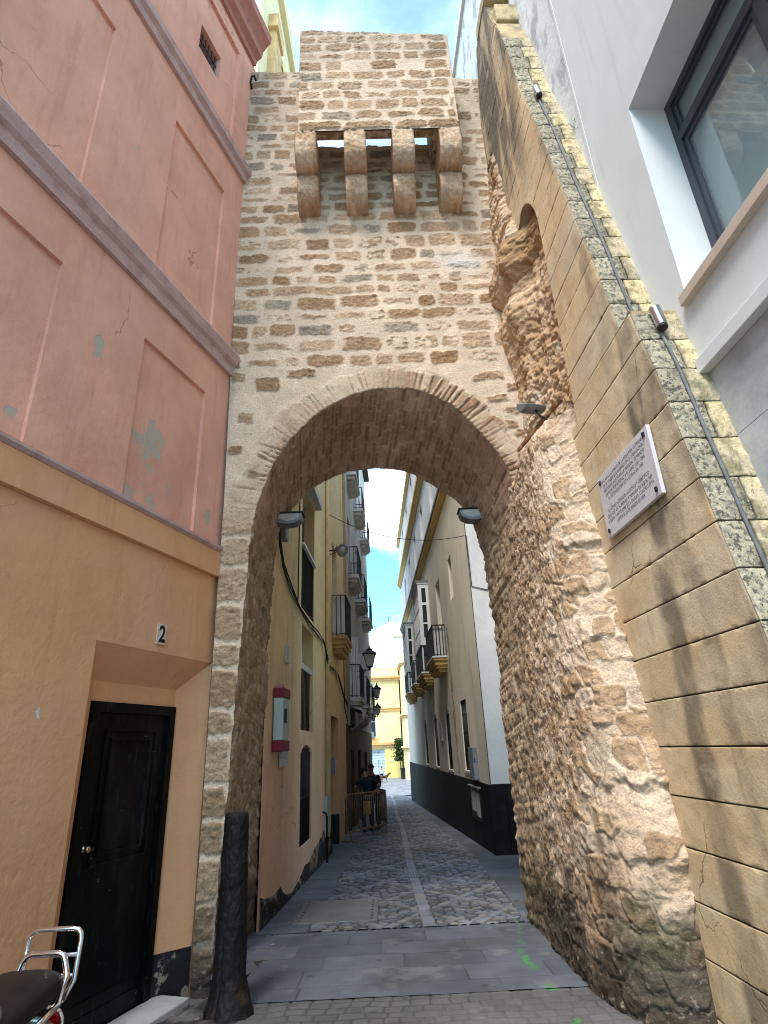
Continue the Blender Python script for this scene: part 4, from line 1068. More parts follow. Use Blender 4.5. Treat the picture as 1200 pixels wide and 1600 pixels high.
def big_window(a0, a1, z0, z1):
    d0 = -.36; f = .075
    mb = MB(FB)
    mb.box(a0 + .002, a0 + f, d0 - .05, d0 + .03, z0, z1); mb.box(a1 - f, a1 - .002, d0 - .05, d0 + .03, z0, z1)
    mb.box(a0 + f, a1 - f, d0 - .05, d0 + .03, z1 - f, z1 - .002); mb.box(a0 + f, a1 - f, d0 - .05, d0 + .03, z0 + .002, z0 + f)
    zt = z1 - .52
    mb.box(a0 + f, a1 - f, d0 - .05, d0 + .035, zt, zt + .09)
    mid = (a0 + a1) / 2; mb.box(mid - .05, mid + .05, d0 - .05, d0 + .03, z0 + f, zt)
    wo_ = mb.build('window', m_anthra, wb)
    for x0, x1, y0, y1 in ((a0 + f, mid - .05, z0 + f, zt), (mid + .05, a1 - f, z0 + f, zt), (a0 + f, a1 - f, zt + .09, z1 - f)):
        mb = MB(FB); mb.box(x0 + .003, x1 - .003, d0 - .02, d0 - .008, y0 + .003, y1 - .003); mb.build('pane', m_clear, wo_)
        mb = MB(FB); w_ = .05
        mb.box(x0 + .002, x0 + w_, d0 - .04, d0 + .012, y0 + .002, y1 - .002); mb.box(x1 - w_, x1 - .002, d0 - .04, d0 + .012, y0 + .002, y1 - .002)
        mb.box(x0 + w_, x1 - w_, d0 - .04, d0 + .012, y1 - w_, y1 - .002); mb.box(x0 + w_, x1 - w_, d0 - .04, d0 + .012, y0 + .002, y0 + w_)
        mb.build('sash', m_anthra, wo_)
    mb = MB(FB); mb.box(a0 - .03, a1 + .02, -.40, .055, z0 - .095, z0 - .003, bev=.006); mb.build('window_sill', m_sill, wo_)
    # pale room behind the glass, with a partition
    mb = MB(FB); mb.box(a0 - .5, a1 + .3, -2.6, -.5, z0 - .4, z1 + .3)
    for f_ in list(mb.bm.faces):
        if f_.calc_center_median().x < FB(0, -.55, 0).x: mb.bm.faces.remove(f_)
    mb.box(a0 + .2, a1 - .5, -1.4, -1.35, z0 - .39, z1 - .5)
    mb.build('room', m_room, wo_)
m_room = MAT('room_wall', S(206, 220, 224), .9, var=.05, bump=0)
def clear_glass():
    m, nt, b = nodes_of('clear_glass')
    b.inputs['Base Color'].default_value = (.66, .82, .86, 1); b.inputs['Roughness'].default_value = .01
    b.inputs['Transmission Weight'].default_value = .86; b.inputs['IOR'].default_value = 1.45; b.inputs['Specular IOR Level'].default_value = .8
    return m
m_clear = clear_glass()
big_window(W0, W1, WZ0, WZ1)
for a, b, z in ((W0 - 3.6, W1 - 3.6, WZ0), (W0, W1, WZ0 + 4.6), (W0 - 3.6, W1 - 3.6, WZ0 + 4.6)):
    mb = MB(FB); mb.box(a + .002, b - .002, -.40, -.34, z + .002, z + 2.183); mb.build('window', m_anthra, wb)
mb = MB(FB); mb.box(-12, -.10, -.03, .06, 4.03, 4.148, bev=.006); mb.build('band', m_whitewall, wb)
# grey stone cladding with tight joints
mb = MB(FB)
for j in range(8):
    z1 = 4.024 - j * .56
    for i in range(9):
        a1 = -.0 - i * 1.12 + (.2 if j % 2 else 0) ; a0 = a1 - 1.114
        mb.box(a0, a1, -.05, -.012, z1 - .555, z1)
mb.build('stone_cladding', m_greytile, wb)
mb = MB(FB); mb.box(-12, .4, -.1, -.055, -.6, 4.02); mb.build('cladding_ground', m_anthra, wb)

# lead cable, tubular spots and plaque on the buttress
m_lead = MAT('lead_conduit', S(108, 110, 110), .75, var=.2, vs=9, bump=.2)
def on_end(z, x, d): return FA(float(sfront(np.array(z))) - d, -x, z)
def spot(zc, x, label, zl, cab_label):
    n = Vector(on_end(zc, x, .06)); up = (Vector(on_end(zc + .1, x, .06)) - Vector(on_end(zc - .1, x, .06))).normalized()
    t = thing('spotlight', label, 'spotlight', tuple(n))
    mb = MB(); mb.lathe(tuple(n - up * .10), [(.040, 0), (.042, .003), (.042, .185), (.044, .19), (.044, .205), (.034, .207)], 20, up); mb.build('housing', m_steel, t)
    mb = MB(); mb.lathe(tuple(n - up * .128), [(.018, 0), (.036, .004), (.038, .03)], 20, up); mb.build('end_cap', m_iron, t)
    m = Vector(on_end(zc, x, .03)); mb = MB(); mb.box(m.x - .015, m.x + .015, m.y - .03, m.y + .03, m.z - .03, m.z + .03); mb.build('bracket', m_iron, t)
    c = MB(); zs = np.linspace(zc - .13, zl, 30)
    c.tube([tuple(on_end(z, x, .018)) for z in zs], .0125, 8)
    c.build('conduit', m_lead, None, cab_label, 'conduit')
spot(9.05, .155, 'small steel tube spotlight high on the leaning wall end, near the sky', 4.82, 'grey conduit running down the upper leaning blocks from the small high spotlight')
spot(4.60, .165, 'large steel tube spotlight at the ledge beside the white building', -.3, 'grey conduit running down the lower mossy blocks from the ledge spotlight')

pl = thing('plaque', 'white marble plaque with dark engraved lettering and four black bolts on the ochre wall', 'plaque', tuple(FA(-2.19, .02, 3.18)))
m_plaque = MAT('plaque_marble', S(208, 204, 208), .45, var=.05, vs=5, fine=.05, bump=.06, stains=[(S(178, 172, 176), .5, (6, 6, 6), .52, .7)])
m_engrave = MAT('engraved_paint', S(58, 56, 64), .7, var=.1, bump=0)
PS0, PS1, PZ0, PZ1 = -2.69, -1.72, 3.195, 3.755
mb = MB(FA); mb.box(PS0, PS1, .012, .042, PZ0, PZ1, bev=.004); mb.build('slab', m_plaque, pl)
for s in (PS0 + .055, PS1 - .055):
    for z in (PZ0 + .055, PZ1 - .055):
        mb = MB(FA); mb.box(s - .014, s + .014, .042, .056, z - .018, z + .018, bev=.004); mb.build('bolt', m_iron, pl)
T1 = "ESTE ARCO, LLAMADO DE LA ROSA POR LA IMAGEN\nDE LA VIRGEN QUE ALBERGO EN SU HORNACINA,\nPERTENECE A LA MURALLA MEDIEVAL. SE MANDO\nEDIFICAR POR ALFONSO X EL SABIO (1221-1284)\nAL RECONQUISTAR ESTA CIUDAD EN 1262."
T2 = "EL ATENEO LITERARIO, ARTISTICO Y CIENTIFICO\nDE CADIZ, EN HOMENAJE Y MEMORIA DE AQUEL REY\nA QUIEN TANTO DEBE ESTA CIUDAD, COLOCO ESTA\nLAPIDA EL 23 DE MARZO DE 2009"
sc = (PS0 + PS1) / 2
letter_mesh('inscription', T1, .040, FA, sc - .0, 3.60, .0435, m_engrave, pl, True, (.86, 1.0), 1.12)
letter_mesh('inscription', T2, .040, FA, sc - .0, 3.345, .0435, m_engrave, pl, True, (.86, 1.0), 1.12)

# floodlight and rusty strip at the stub
def floodlight(name, c, aim, label, size=1., arm=None):
    """half round floodlight: shallow trough body with a glass, aimed along aim"""
    aim = Vector(aim).normalized(); c = Vector(c); t = thing(name, label, 'floodlight', tuple(c))
    side = aim.cross(Vector((0, 0, 1))).normalized(); up = side.cross(aim)
    def P(a, b, u): return c + side * a * size + aim * b * size + up * u * size
    mb = MB(); n = 14; R = []
    for x in (-.16, -.13, .13, .16):
        k = .86 if abs(x) > .15 else 1.
        R.append([mb.bm.verts.new(P(x, .115 * math.cos(i / n * math.pi) * k * 1.35, -.10 * math.sin(i / n * math.pi) * k * 1.2)) for i in range(n + 1)])
    for A, B in zip(R, R[1:]):
        for i in range(n): f = mb.bm.faces.new((A[i], A[i + 1], B[i + 1], B[i])); f.smooth = True
    for A in (R[0], R[-1]): mb.bm.faces.new(A)
    mb.build('housing', m_greymetal, t)
    mb = MB(); q = [P(-.15, -.14, .003), P(.15, -.14, .003), P(.15, .14, .003), P(-.15, .14, .003)]; q2 = [v + up * .014 * size for v in q]
    A = [mb.bm.verts.new(v) for v in q]; B = [mb.bm.verts.new(v) for v in q2]
    mb.bm.faces.new(A); mb.bm.faces.new(B)
    for i in range(4): mb.bm.faces.new((A[i], A[(i + 1) % 4], B[(i + 1) % 4], B[i]))
    mb.build('lens', m_lampglass, t)
    if arm:
        mb = MB(); mb.tube([tuple(P(0, -.10, -.05)), tuple((P(0, -.10, -.05) + Vector(arm)) / 2 + Vector((0, 0, -.02))), tuple(arm)], .016 * size, 8); mb.build('bracket', m_iron, t)
    return t
def trough(side_x, label, x, y, z):
    """wall floodlight under the arch: a boat shaped trough held out from the jamb"""
    t = thing('floodlight', label, 'floodlight', (x, y, z)); sg = side_x
    prof = [(0, .085), (0, .03), (.06, -.015), (.16, -.055), (.27, -.070), (.37, -.055), (.45, -.01), (.47, .045), (.47, .085)]
    mb = MB(); mb.prism([(x + sg * a, z + b) for a, b in prof], 1, y - .10, y + .10); o = mb.build('housing', m_greymetal, t)
    mb = MB(); mb.box(min(x - sg * .02, x + sg * .49), max(x - sg * .02, x + sg * .49), y - .115, y + .115, z + .087, z + .108, bev=.004); mb.build('lid', m_iron, t)
    mb = MB(); mb.prism([(x + sg * a, z + b) for a, b in [(.13, .078), (.14, .02), (.20, -.015), (.28, -.035), (.36, -.02), (.425, .02), (.43, .078)]], 1, y - .104, y - .1005); mb.build('lens', m_lampglass, t)
    mb = MB(); mb.box(min(x, x - sg * .16), max(x, x - sg * .16), y - .05, y + .05, z - .03, z + .06, bev=.01); mb.build('bracket', m_iron, t)
    return t
trough(1, 'grey wall floodlight under the arch above the yellow house, on the left jamb', -1.50, 7.56, 4.62)
trough(-1, 'grey wall floodlight under the arch above the white corner, on the right jamb', 1.66, 7.56, 4.58)
floodlight('floodlight', (1.80, 5.52, 5.10), (-.25, .9, .55), 'grey cup shaped floodlight on top of the rubble stub, aimed up at the tower', .8, (1.92, 5.45, 4.86))
m_rust = MAT('rusty_strip', S(156, 122, 90), .8, var=.3, vs=9, fine=.2, bump=.4, bs=30, stains=[(S(74, 44, 34), .8, (8, 8, 8), .45, .6)])
mb = MB(); P0, P1 = Vector((1.99, 5.06, 4.86)), Vector((1.83, 6.36, 4.96))
for a, b in ((0, 1),):
    q = [P0, P1, P1 + Vector((0, 0, .04)), P0 + Vector((0, 0, .05))]; o = Vector((-.03, -.004, 0))
    A = [mb.bm.verts.new(v) for v in q]; B = [mb.bm.verts.new(v + o) for v in q]
    mb.bm.faces.new(A); mb.bm.faces.new(B)
    for i in range(4): mb.bm.faces.new((A[i], A[(i + 1) % 4], B[(i + 1) % 4], B[i]))
mb.build('rusty_strip', m_rust, None, 'thin rusty metal strip lying along the top of the rubble stub', 'metal strip')
# weed growing out of the wall joint
m_leaf = MAT('weed_leaf', S(86, 128, 52), .7, var=.25, vs=30, fine=0, bump=0)
mb = MB(); rng = random.Random(4); c = Vector(on_end(8.05, .43, .03))
cv = mb.bm.verts.new(c)
for k in range(46):
    dv = Vector((rng.gauss(0, .05), rng.uniform(-.12, .02), rng.gauss(0, .055))); p = c + dv
    b = dv.orthogonal().normalized() * rng.uniform(.012, .022)
    mb.bm.faces.new([cv, mb.bm.verts.new(c + dv * .6 - b), mb.bm.verts.new(p + dv * .3), mb.bm.verts.new(c + dv * .6 + b)])
mb.recalc = False
mb.build('weed', m_leaf, None, 'little green weed rooted in the joint of the leaning wall end', 'plant')
mb = MB(); mb.tube([(-1.86, 6.42, 12.22), (-1.86, 6.30, 12.24), (-1.83, 6.24, 12.30), (-1.79, 6.26, 12.34), (-1.77, 6.30, 12.28)], .018, 8)
mb.build('iron_hook', m_iron, None, 'bent rusty iron hook in the top left corner of the stone tower', 'hook')
# ================================================================ yellow house beyond the arch, left
FY = Fr((-1.50, 7.82), (.036, 1), (1, -.036))
m_yellow = MAT('yellow_render', None, .9, cracks=(.9, .006, .56, (.2, .14, .09), .7), var=.09, vs=1.4, fine=.06, fs=50, bump=.4, bs=18, bd=.012, bump2=(4.5, 1.6), spec=.2,
    stains=[(S(150, 120, 84), .5, (2.5, 2.5, .5), .55, .78), (S(226, 196, 140), .4, (1.2, 1.2, .8), .45, .75), (S(120, 104, 84), .6, (7, 7, 6), .62, .72)])
m_creamwall = MAT('cream_render', S(228, 212, 168), .9, var=.06, bump=.2, bs=20)
m_footing = MAT('crumbling_footing', S(66, 64, 62), .9, var=.3, vs=5, fine=.3, bump=.8, bs=12, bd=.03, stains=[(S(156, 132, 106), .8, (5, 5, 4), .55, .66)])
m_greyroughcast = MAT('grey_white_render', S(196, 192, 184), .9, var=.10, vs=1.5, fine=.08, bump=.35, bs=20, stains=[(S(140, 136, 130), .7, (2, 2, .5), .48, .72), (S(110, 104, 98), .5, (5, 5, 2), .6, .75)])
m_brownwall = MAT('brown_timber_wall', S(98, 70, 48), .8, var=.2, vs=3, fine=.15, bump=.3, stains=[(S(60, 42, 30), .6, (6, 1, .6), .45, .7)])
m_pierstone = MAT('pier_sandstone', S(206, 172, 122), .9, var=.15, vs=3, fine=.12, bump=.5, bs=14, bd=.02, stains=[(S(150, 112, 76), .7, (2, 2, 1.2), .5, .7)])
m_ochre = MAT('ochre_moulding', S(186, 148, 100), .85, var=.12, vs=4, fine=.1, bump=.3, stains=[(S(140, 104, 66), .6, (5, 5, 4), .5, .75)])
yh = thing('yellow_house', 'peeling yellow house with barred windows and an iron balcony beyond the left jamb', 'building', tuple(FY(4, 0, -.4)))

def arch_holes(a0, a1, z0, zs, rise, n=12):
    """rect up to zs plus a stepped segmental head"""
    hs = [(a0, a1, z0, zs)]; w_ = (a1 - a0) / n
    for i in range(n):
        t = (i + .5) / n * 2 - 1
        hs.append((a0 + i * w_, a0 + (i + 1) * w_, zs - .001, zs + rise * math.sqrt(max(0, 1 - t * t))))
    return hs
def zgrad_sheet(name, F, s0, s1, z0, z1, hs, depth, parent):
    mb = MB(F); mb.holes(s0, s1, z0, z1, hs, depth=depth)
    bmesh.ops.recalc_face_normals(mb.bm, faces=mb.bm.faces)
    # old paint coats: pinkish limewash below, yellow above, fine vertices carry the tide line
    for _ in range(2): bmesh.ops.subdivide_edges(mb.bm, edges=[e for e in mb.bm.edges if e.calc_length() > .5], cuts=3, use_grid_fill=True)
    me = bpy.data.meshes.new(name); mb.bm.to_mesh(me); mb.bm.free()
    co = np.empty(len(me.vertices) * 3); me.vertices.foreach_get('co', co); co = co.reshape(-1, 3)
    t = sst(.6, 3.6, co[:, 2] + .6 * fbm(co[:, 1] * .8, co[:, 2] * .8, None, 3, 5))
    c = mixc(np.array(S(222, 178, 148)), np.array(S(230, 202, 148)), t)
    c = mixc(c, np.array(S(234, 214, 170)), sst(4.5, 9, co[:, 2]))
    at = me.color_attributes.new('Col', 'FLOAT_COLOR', 'POINT'); at.data.foreach_set('color', np.concatenate([c, np.ones((len(c), 1))], 1).astype(np.float32).ravel())
    me.materials.append(m_yellow)
    return link_mesh(name, me, parent)

def railing(F, s0, s1, d, z0, z1, gap=.11, r=.008, ends=True, d0=0.0, rail=.02):
    mb = MB(F)
    n = max(2, int(round((s1 - s0) / gap)))
    for i in range(n + 1):
        x = s0 + (s1 - s0) * i / n; mb.box(x - r, x + r, d - r, d + r, z0, z1)
    if ends:
        m = max(2, int(round((d - d0) / gap)))
        for x in (s0, s1):
            for i in range(m): dd = d0 + (d - d0) * i / m; mb.box(x - r, x + r, dd - r, dd + r, z0, z1)
    for z, t in ((z0 + .05, .010), (z1, rail)):
        mb.box(s0 - rail, s1 + rail, d - rail, d + rail, z - t / 2, z + t)
        if ends:
            for x in (s0, s1): mb.box(x - rail, x + rail, d0, d - rail, z - t / 2, z + t)
    return mb
def bars(F, s0, s1, d, z0, z1, n, hz=(), r=.011):
    mb = MB(F)
    for i in range(n): x = s0 + (s1 - s0) * (i + .5) / n; mb.tube([(x, d, z0), (x, d, z1)], r, 6)
    for z in hz: mb.box(s0, s1, d - .006, d + .006, z - .012, z + .012)
    return mb
def window(F, a0, a1, z0, z1, d, parent, mat, sash=.06, mull=True, tr=None, pane=None):
    mb = MB(F); e = .002
    mb.box(a0 + e, a0 + sash, d - .05, d, z0 + e, z1 - e); mb.box(a1 - sash, a1 - e, d - .05, d, z0 + e, z1 - e)
    mb.box(a0 + sash, a1 - sash, d - .05, d, z1 - sash, z1 - e); mb.box(a0 + sash, a1 - sash, d - .05, d, z0 + e, z0 + sash)
    if mull: mb.box((a0 + a1) / 2 - .03, (a0 + a1) / 2 + .03, d - .05, d + .006, z0 + sash, z1 - sash)
    for t in ([tr] if tr and not isinstance(tr, (list, tuple)) else (tr or [])): mb.box(a0 + sash, a1 - sash, d - .05, d + .004, t - .025, t + .025)
    o = mb.build('window', mat, parent)
    mb = MB(F); mb.box(a0 + sash, a1 - sash, d - .035, d - .025, z0 + sash, z1 - sash); mb.build('pane', pane or m_pane, o)
    return o
def balcony_base(F, s0, s1, d1, zt, parent, mat, name='balcony', h=.42):
    prof = [(0, zt), (d1, zt), (d1, zt - .07), (d1 - .05, zt - .09), (d1 - .06, zt - .16), (d1 * .72, zt - .24), (d1 * .66, zt - .30), (d1 * .3, zt - h + .03), (0, zt - h)]
    mb = MB(F)
    # three stacked, stepped slabs with mitred returns
    steps = [(0, .07, 0), (.07, .10, .045), (.10, .20, .10), (.20, .30, .2), (.30, h, .34)]
    for a, b, k in steps:
        mb.box(s0 + k * .55, s1 - k * .55, -.02, d1 - k * d1 * 1.15, zt - b + .001, zt - a)
    return mb.build(name, mat, parent)

def yellow():
    W1 = (2.50, 4.06, 4.05, 6.6); W2 = (2.62, 3.98, 1.95, 3.78)
    hs = [W1, W2] + arch_holes(2.66, 3.88, .18, 1.52, .20) + [(6.85, 8.55, -1.0, 2.40), (7.3, 8.5, 4.40, 7.0)]
    zgrad_sheet('wall', FY, -.09, 10.6, -1.1, 11.9, hs, .30, yh)
    mb = MB(FY); mb.box(.2, 5.2, -3.5, -.75, 11.95, 21.2); mb.box(.15, 5.25, -3.5, -.60, 21.2, 21.5); mb.box(.1, 5.3, -3.5, -.66, 21.5, 22.3); mb.box(0, 10.62, -.35, .06, 11.9, 12.1); mb.build('upper_wall', m_creamwall, yh)
    mb = MB(FY); mb.box(-.0, 10.55, -6, -.36, -1.2, 11.9); mb.build('house_body', m_dark2, yh)
    mb = MB(FY); mb.box(.9, 2.3, -.9, -.56, 12.1, 18.4); mb.box(.8, 1.5, -.9, -.50, 18.4, 18.9); mb.box(1.5, 2.4, -.9, -.52, 18.0, 18.2); mb.build('stone_pier', m_pierstone, yh)
    # top opening: shutter door and black balcony front
    a0, a1, z0, z1 = W1
    w = window(FY, a0, a1, z0, z1, -.22, yh, m_greypaint, .09, True, [5.2], m_pane)
    mb = railing(FY, a0 + .02, a1 - .02, -.03, z0 + .02, 5.22, .10, .008, False); mb.build('railing', m_iron, w)
    mb = MB(FY); mb.box(a0 - .02, a1 + .0, -.05, .05, 5.24, 5.29); mb.build('handrail', m_whitepaint, w)
    mb = MB(FY); mb.box(a0 - .06, a1 + .10, -.02, .16, z1 + .02, z1 + .20); mb.build('hood', m_greyroughcast, w)
    a0, a1, z0, z1 = W2
    w = window(FY, a0, a1, z0, z1, -.22, yh, m_whitepaint, .10, True, None, m_pane)
    mb = bars(FY, a0 + .02, a1 - .02, -.06, z0 + .02, 3.0, 9, (z0 + .1,)); mb.build('grille', m_iron, w)
    mb = MB(FY); mb.box(a0 + .0, a1 - .0, -.10, -.02, 3.0, 3.10); mb.build('grille_cap', m_greyroughcast, w)
    mb = MB(FY); mb.box(2.67, 3.87, -.29, -.2, .19, 1.72); w = mb.build('window', m_dark2, yh)
    mb = bars(FY, 2.68, 3.86, -.03, .1, 1.66, 10, (.16, .88), .012); mb.build('grille', m_iron, w)
    # door passage
    mb = MB(FY); mb.box(6.86, 8.54, -.9, -.62, -1.0, 2.39); mb.build('door', m_brownwall, yh)
    mb = MB(FY); mb.face([(8.549, 0, -1), (8.549, -.62, -1), (8.549, -.62, 2.4), (8.549, 0, 2.4)]); mb.face([(6.851, 0, -1), (6.851, -.62, -1), (6.851, -.62, 2.4), (6.851, 0, 2.4)]); mb.face([(6.85, -.02, 2.399), (8.55, -.02, 2.399), (8.55, -.62, 2.399), (6.85, -.62, 2.399)]); mb.build('door_reveal', m_orange, yh)
    mb = MB(FY); mb.box(8.50, 8.545, -.6, .004, -1., .12); mb.build('black_dado', m_black, yh)
    # crumbling dark footing along the wall
    Sg, T = np.meshgrid(np.linspace(0.02, 6.83, 240), np.linspace(0, 1, 26)); gzz = gzv(7.8 + Sg)
    top = gzz + np.interp(Sg, [0, 1.2, 2.0, 4, 5.5, 6.9], [.28, .22, .02, .30, .52, .55]) + .06 * fbm(Sg * 2.5, Sg * 0, None, 4, 9)
    Z = gzz - .3 + (top - gzz + .3) * T
    h = .028 + .02 * fbm(Sg * 6, Z * 6, None, 4, 10); h = h * sst(1.0, .93, T)
    c = mixc(np.array(S(60, 58, 58)) * .7, np.array(S(146, 124, 100)) * .8, sst(.1, .3, fbm(Sg * 3, Z * 4, None, 5, 11)))
    gridmesh('footing', FY.arr(Sg, h, Z), c, m_masonry, yh)
    # balcony
    b = balcony_base(FY, 7.15, 8.75, .40, 4.35, yh, m_ochre)
    railing(FY, 7.19, 8.71, .36, 4.35, 5.42, .12, .010, True, .0, .018).build('railing', m_iron, b)
    mb = MB(FY); mb.box(7.15, 8.75, .33, .40, 5.42, 5.46); mb.box(7.15, 7.22, 0, .33, 5.42, 5.46); mb.box(8.68, 8.75, 0, .33, 5.42, 5.46); mb.build('handrail', m_greyroughcast, b)
    mb = MB(FY); mb.box(7.205, 7.215, .02, .34, 4.42, 5.38); mb.build('screen', m_offwhite, b)
    w = window(FY, 7.3, 8.5, 4.40, 7.0, -.2, yh, m_whitepaint, .08, True, [6.3])
    # mouldings
    mb = MB(FY); mb.box(10.45, 10.66, -.01, .05, 3.0, 14.99); mb.build('edge_moulding', m_ochre, yh)
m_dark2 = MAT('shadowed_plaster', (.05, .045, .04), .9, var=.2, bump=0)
m_greypaint = MAT('grey_paint', S(120, 122, 120), .6, var=.1, bump=.1)
m_paleyellow = MAT('pale_yellow_paint', S(226, 198, 146), .7, var=.1, vs=5, bump=.1)
yellow()
mb = MB(FY); mb.tube([(5.9, .05, gz(13.7) + .4), (5.9, .05, 11.5)], .045, 10)
mb.build('drainpipe', m_paleyellow, None, 'yellow painted drainpipe on the yellow house between window and door', 'drainpipe')

# things fixed to the yellow house
m_red = MAT('red_enamel', S(112, 20, 40), .55, var=.1, bump=0); m_greyenamel = MAT('grey_green_enamel', S(168, 180, 172), .45, var=.08, bump=0, fine=.03)
lb = thing('lantern_box', 'projecting grey box sign with dark red top and bottom on the yellow wall', 'sign box', tuple(FY(.55, .1, 1.55)))
def box_sign():
    mb = MB(FY); mb.box(.36, .80, .02, .15, 1.76, 2.30, bev=.008); mb.build('body', m_greyenamel, lb)
    for z0, z1, e in ((2.304, 2.43, 0), (1.62, 1.756, .0)):
        mb = MB(FY); mb.box(.35 - e, .81 + e, .015, .16 + e, z0, z1, bev=.008); mb.build('cap', m_red, lb)
    mb = MB(FY); mb.box(.50, .60, .04, .11, 2.432, 2.49, bev=.008); mb.build('top_vent', m_brownm, lb)
    mb = MB(FY); mb.box(.44, .60, .151, .156, 1.98, 2.16); mb.build('slot', m_dark, lb)
box_sign()
m_notice = MAT('notice_paper', S(186, 186, 180), .8, var=.08, vs=14, fine=.06, bump=.1, stains=[(S(120, 122, 122), .7, (3, 3, 26), .56, .62)])
mb = MB(FY); mb.box(.84, 1.30, .012, .05, 1.42, 2.36, bev=.005); mb.build('torn_notice', m_notice, None, 'tall pale notice panel with torn paper behind the red and grey sign box', 'notice')
mb = MB(FY); mb.box(1.12, 1.36, .006, .025, 2.88, 3.14, bev=.004); mb.build('wall_tablet', m_notice, None, 'small pale tablet high on the yellow wall, above the red and grey sign box', 'tablet')
mb = MB(FY); mb.box(7.35, 7.75, -.0, .05, 1.1, 1.46, bev=.008)
mb = MB(FY); mb.box(8.30, 8.34, -.34, -.12, 1.02, 1.42, bev=.004) if False else mb.box(8.50, 8.545, -.30, -.10, 1.06, 1.44, bev=.004)
mb.build('intercom', m_bluegrey := MAT('intercom_face', S(134, 150, 176), .4, var=.08, bump=0), None, 'blue grey intercom panel in the doorway of the yellow house', 'intercom')
mb = MB(FY); mb.box(5.62, 6.30, -.005, .06, -.02, .72, bev=.01); mb.build('meter_cabinet', m_greyenamel, None, 'pale green meter cabinet low on the yellow house by the doorway', 'meter cabinet')
mb = MB(FY); mb.tube([(5.2, .12, gz(13) - .1), (5.2, .12, .38), (5.2, .09, .45), (5.2, .03, .47)], .022, 8); mb.build('guard_pipe', m_iron, None, 'bent black guard pipe rising beside the meter cabinet', 'pipe')

cb = MB(FY)
rng = random.Random(9)
for k in range(5):
    o = k * .02; pts = [(.15, .05, 5.3 - o), (.3, .05, 4.55 - o), (.55, .05, 4.30 - o), (1.3, .04, 4.12 - o), (2.2, .05, 3.97 - o), (3.2, .05, 3.90 - o), (4.3, .05, 3.92 - o), (5.3, .05, 3.9 - o), (5.75, .06, 3.6 - o), (6.3, .06, 3.45 - o), (6.9, .06, 3.55 - o), (8.2, .06, 3.5 - o), (9.4, .06, 3.1 - o), (10.4, .07, 2.9 - o)]
    pts = [(a, b + .012 * math.sin(k * 2 + i), c + rng.uniform(-.03, .03)) for i, (a, b, c) in enumerate(pts)]
    cb.tube(pts, .008 if k else .012, 6)
cb.tube([(9.6, .06, 4.3), (9.65, .06, 3.3), (9.7, .06, 2.7), (10.3, .08, 2.4)], .014, 6)
cb.tube([(.28, .05, 6.3), (.22, .06, 5.2), (.28, .05, 4.6)], .016, 6)
cb.build('cable_bundle', m_cable, None, 'sagging bundle of black cables strung along the yellow house', 'cables')
mb = MB(FY); mb.box(.42, .62, .02, .12, 4.62, 5.0, bev=.02); mb.build('junction_box', m_greymetal, None, 'dark junction box at the head of the cable bundle beside the left jamb', 'junction box')
mb = MB(FY); mb.tube([(2.0, .03, 8.5), (2.02, .03, 6.0), (2.0, .03, 4.0)], .013, 6)
mb.build('wall_cable', m_cable, None, 'thin vertical cable clipped left of the tall window of the yellow house', 'cable')
mb = MB(FY); mb.tube([(6.05, .03, 10.5), (6.06, .03, 7.0), (6.04, .03, 3.6)], .016, 6)
mb.build('wall_cable', m_cable, None, 'thin vertical cable clipped beside the lamp of the yellow house', 'cable')
# round street spotlight on a short arm
rl = thing('wall_lamp', 'round grey bell shaped lamp on a short arm of the yellow house', 'wall lamp', tuple(FY(6.2, .3, 6.35)))
mb = MB(FY); mb.tube([(6.2, .02, 6.35), (6.25, .30, 6.36)], .018, 8); mb.tube([(6.2, .02, 6.22), (6.25, .24, 6.32)], .010, 6); mb.build('arm', m_iron, rl)
ax = Vector((.45, -.55, -.35)).normalized(); c0 = FY(6.28, .32, 6.40)
mb = MB(); mb.lathe(tuple(c0), [(.03, -.12), (.08, -.10), (.10, .02), (.165, .12), (.17, .135), (.15, .135)], 20, ax); mb.build('shade', m_greymetal, rl)
mb = MB(); mb.lathe(tuple(c0 + ax * .10), [(.01, 0), (.13, .01), (.06, .06), (.01, .07)], 16, ax); mb.build('bulb', m_lampglass, rl)

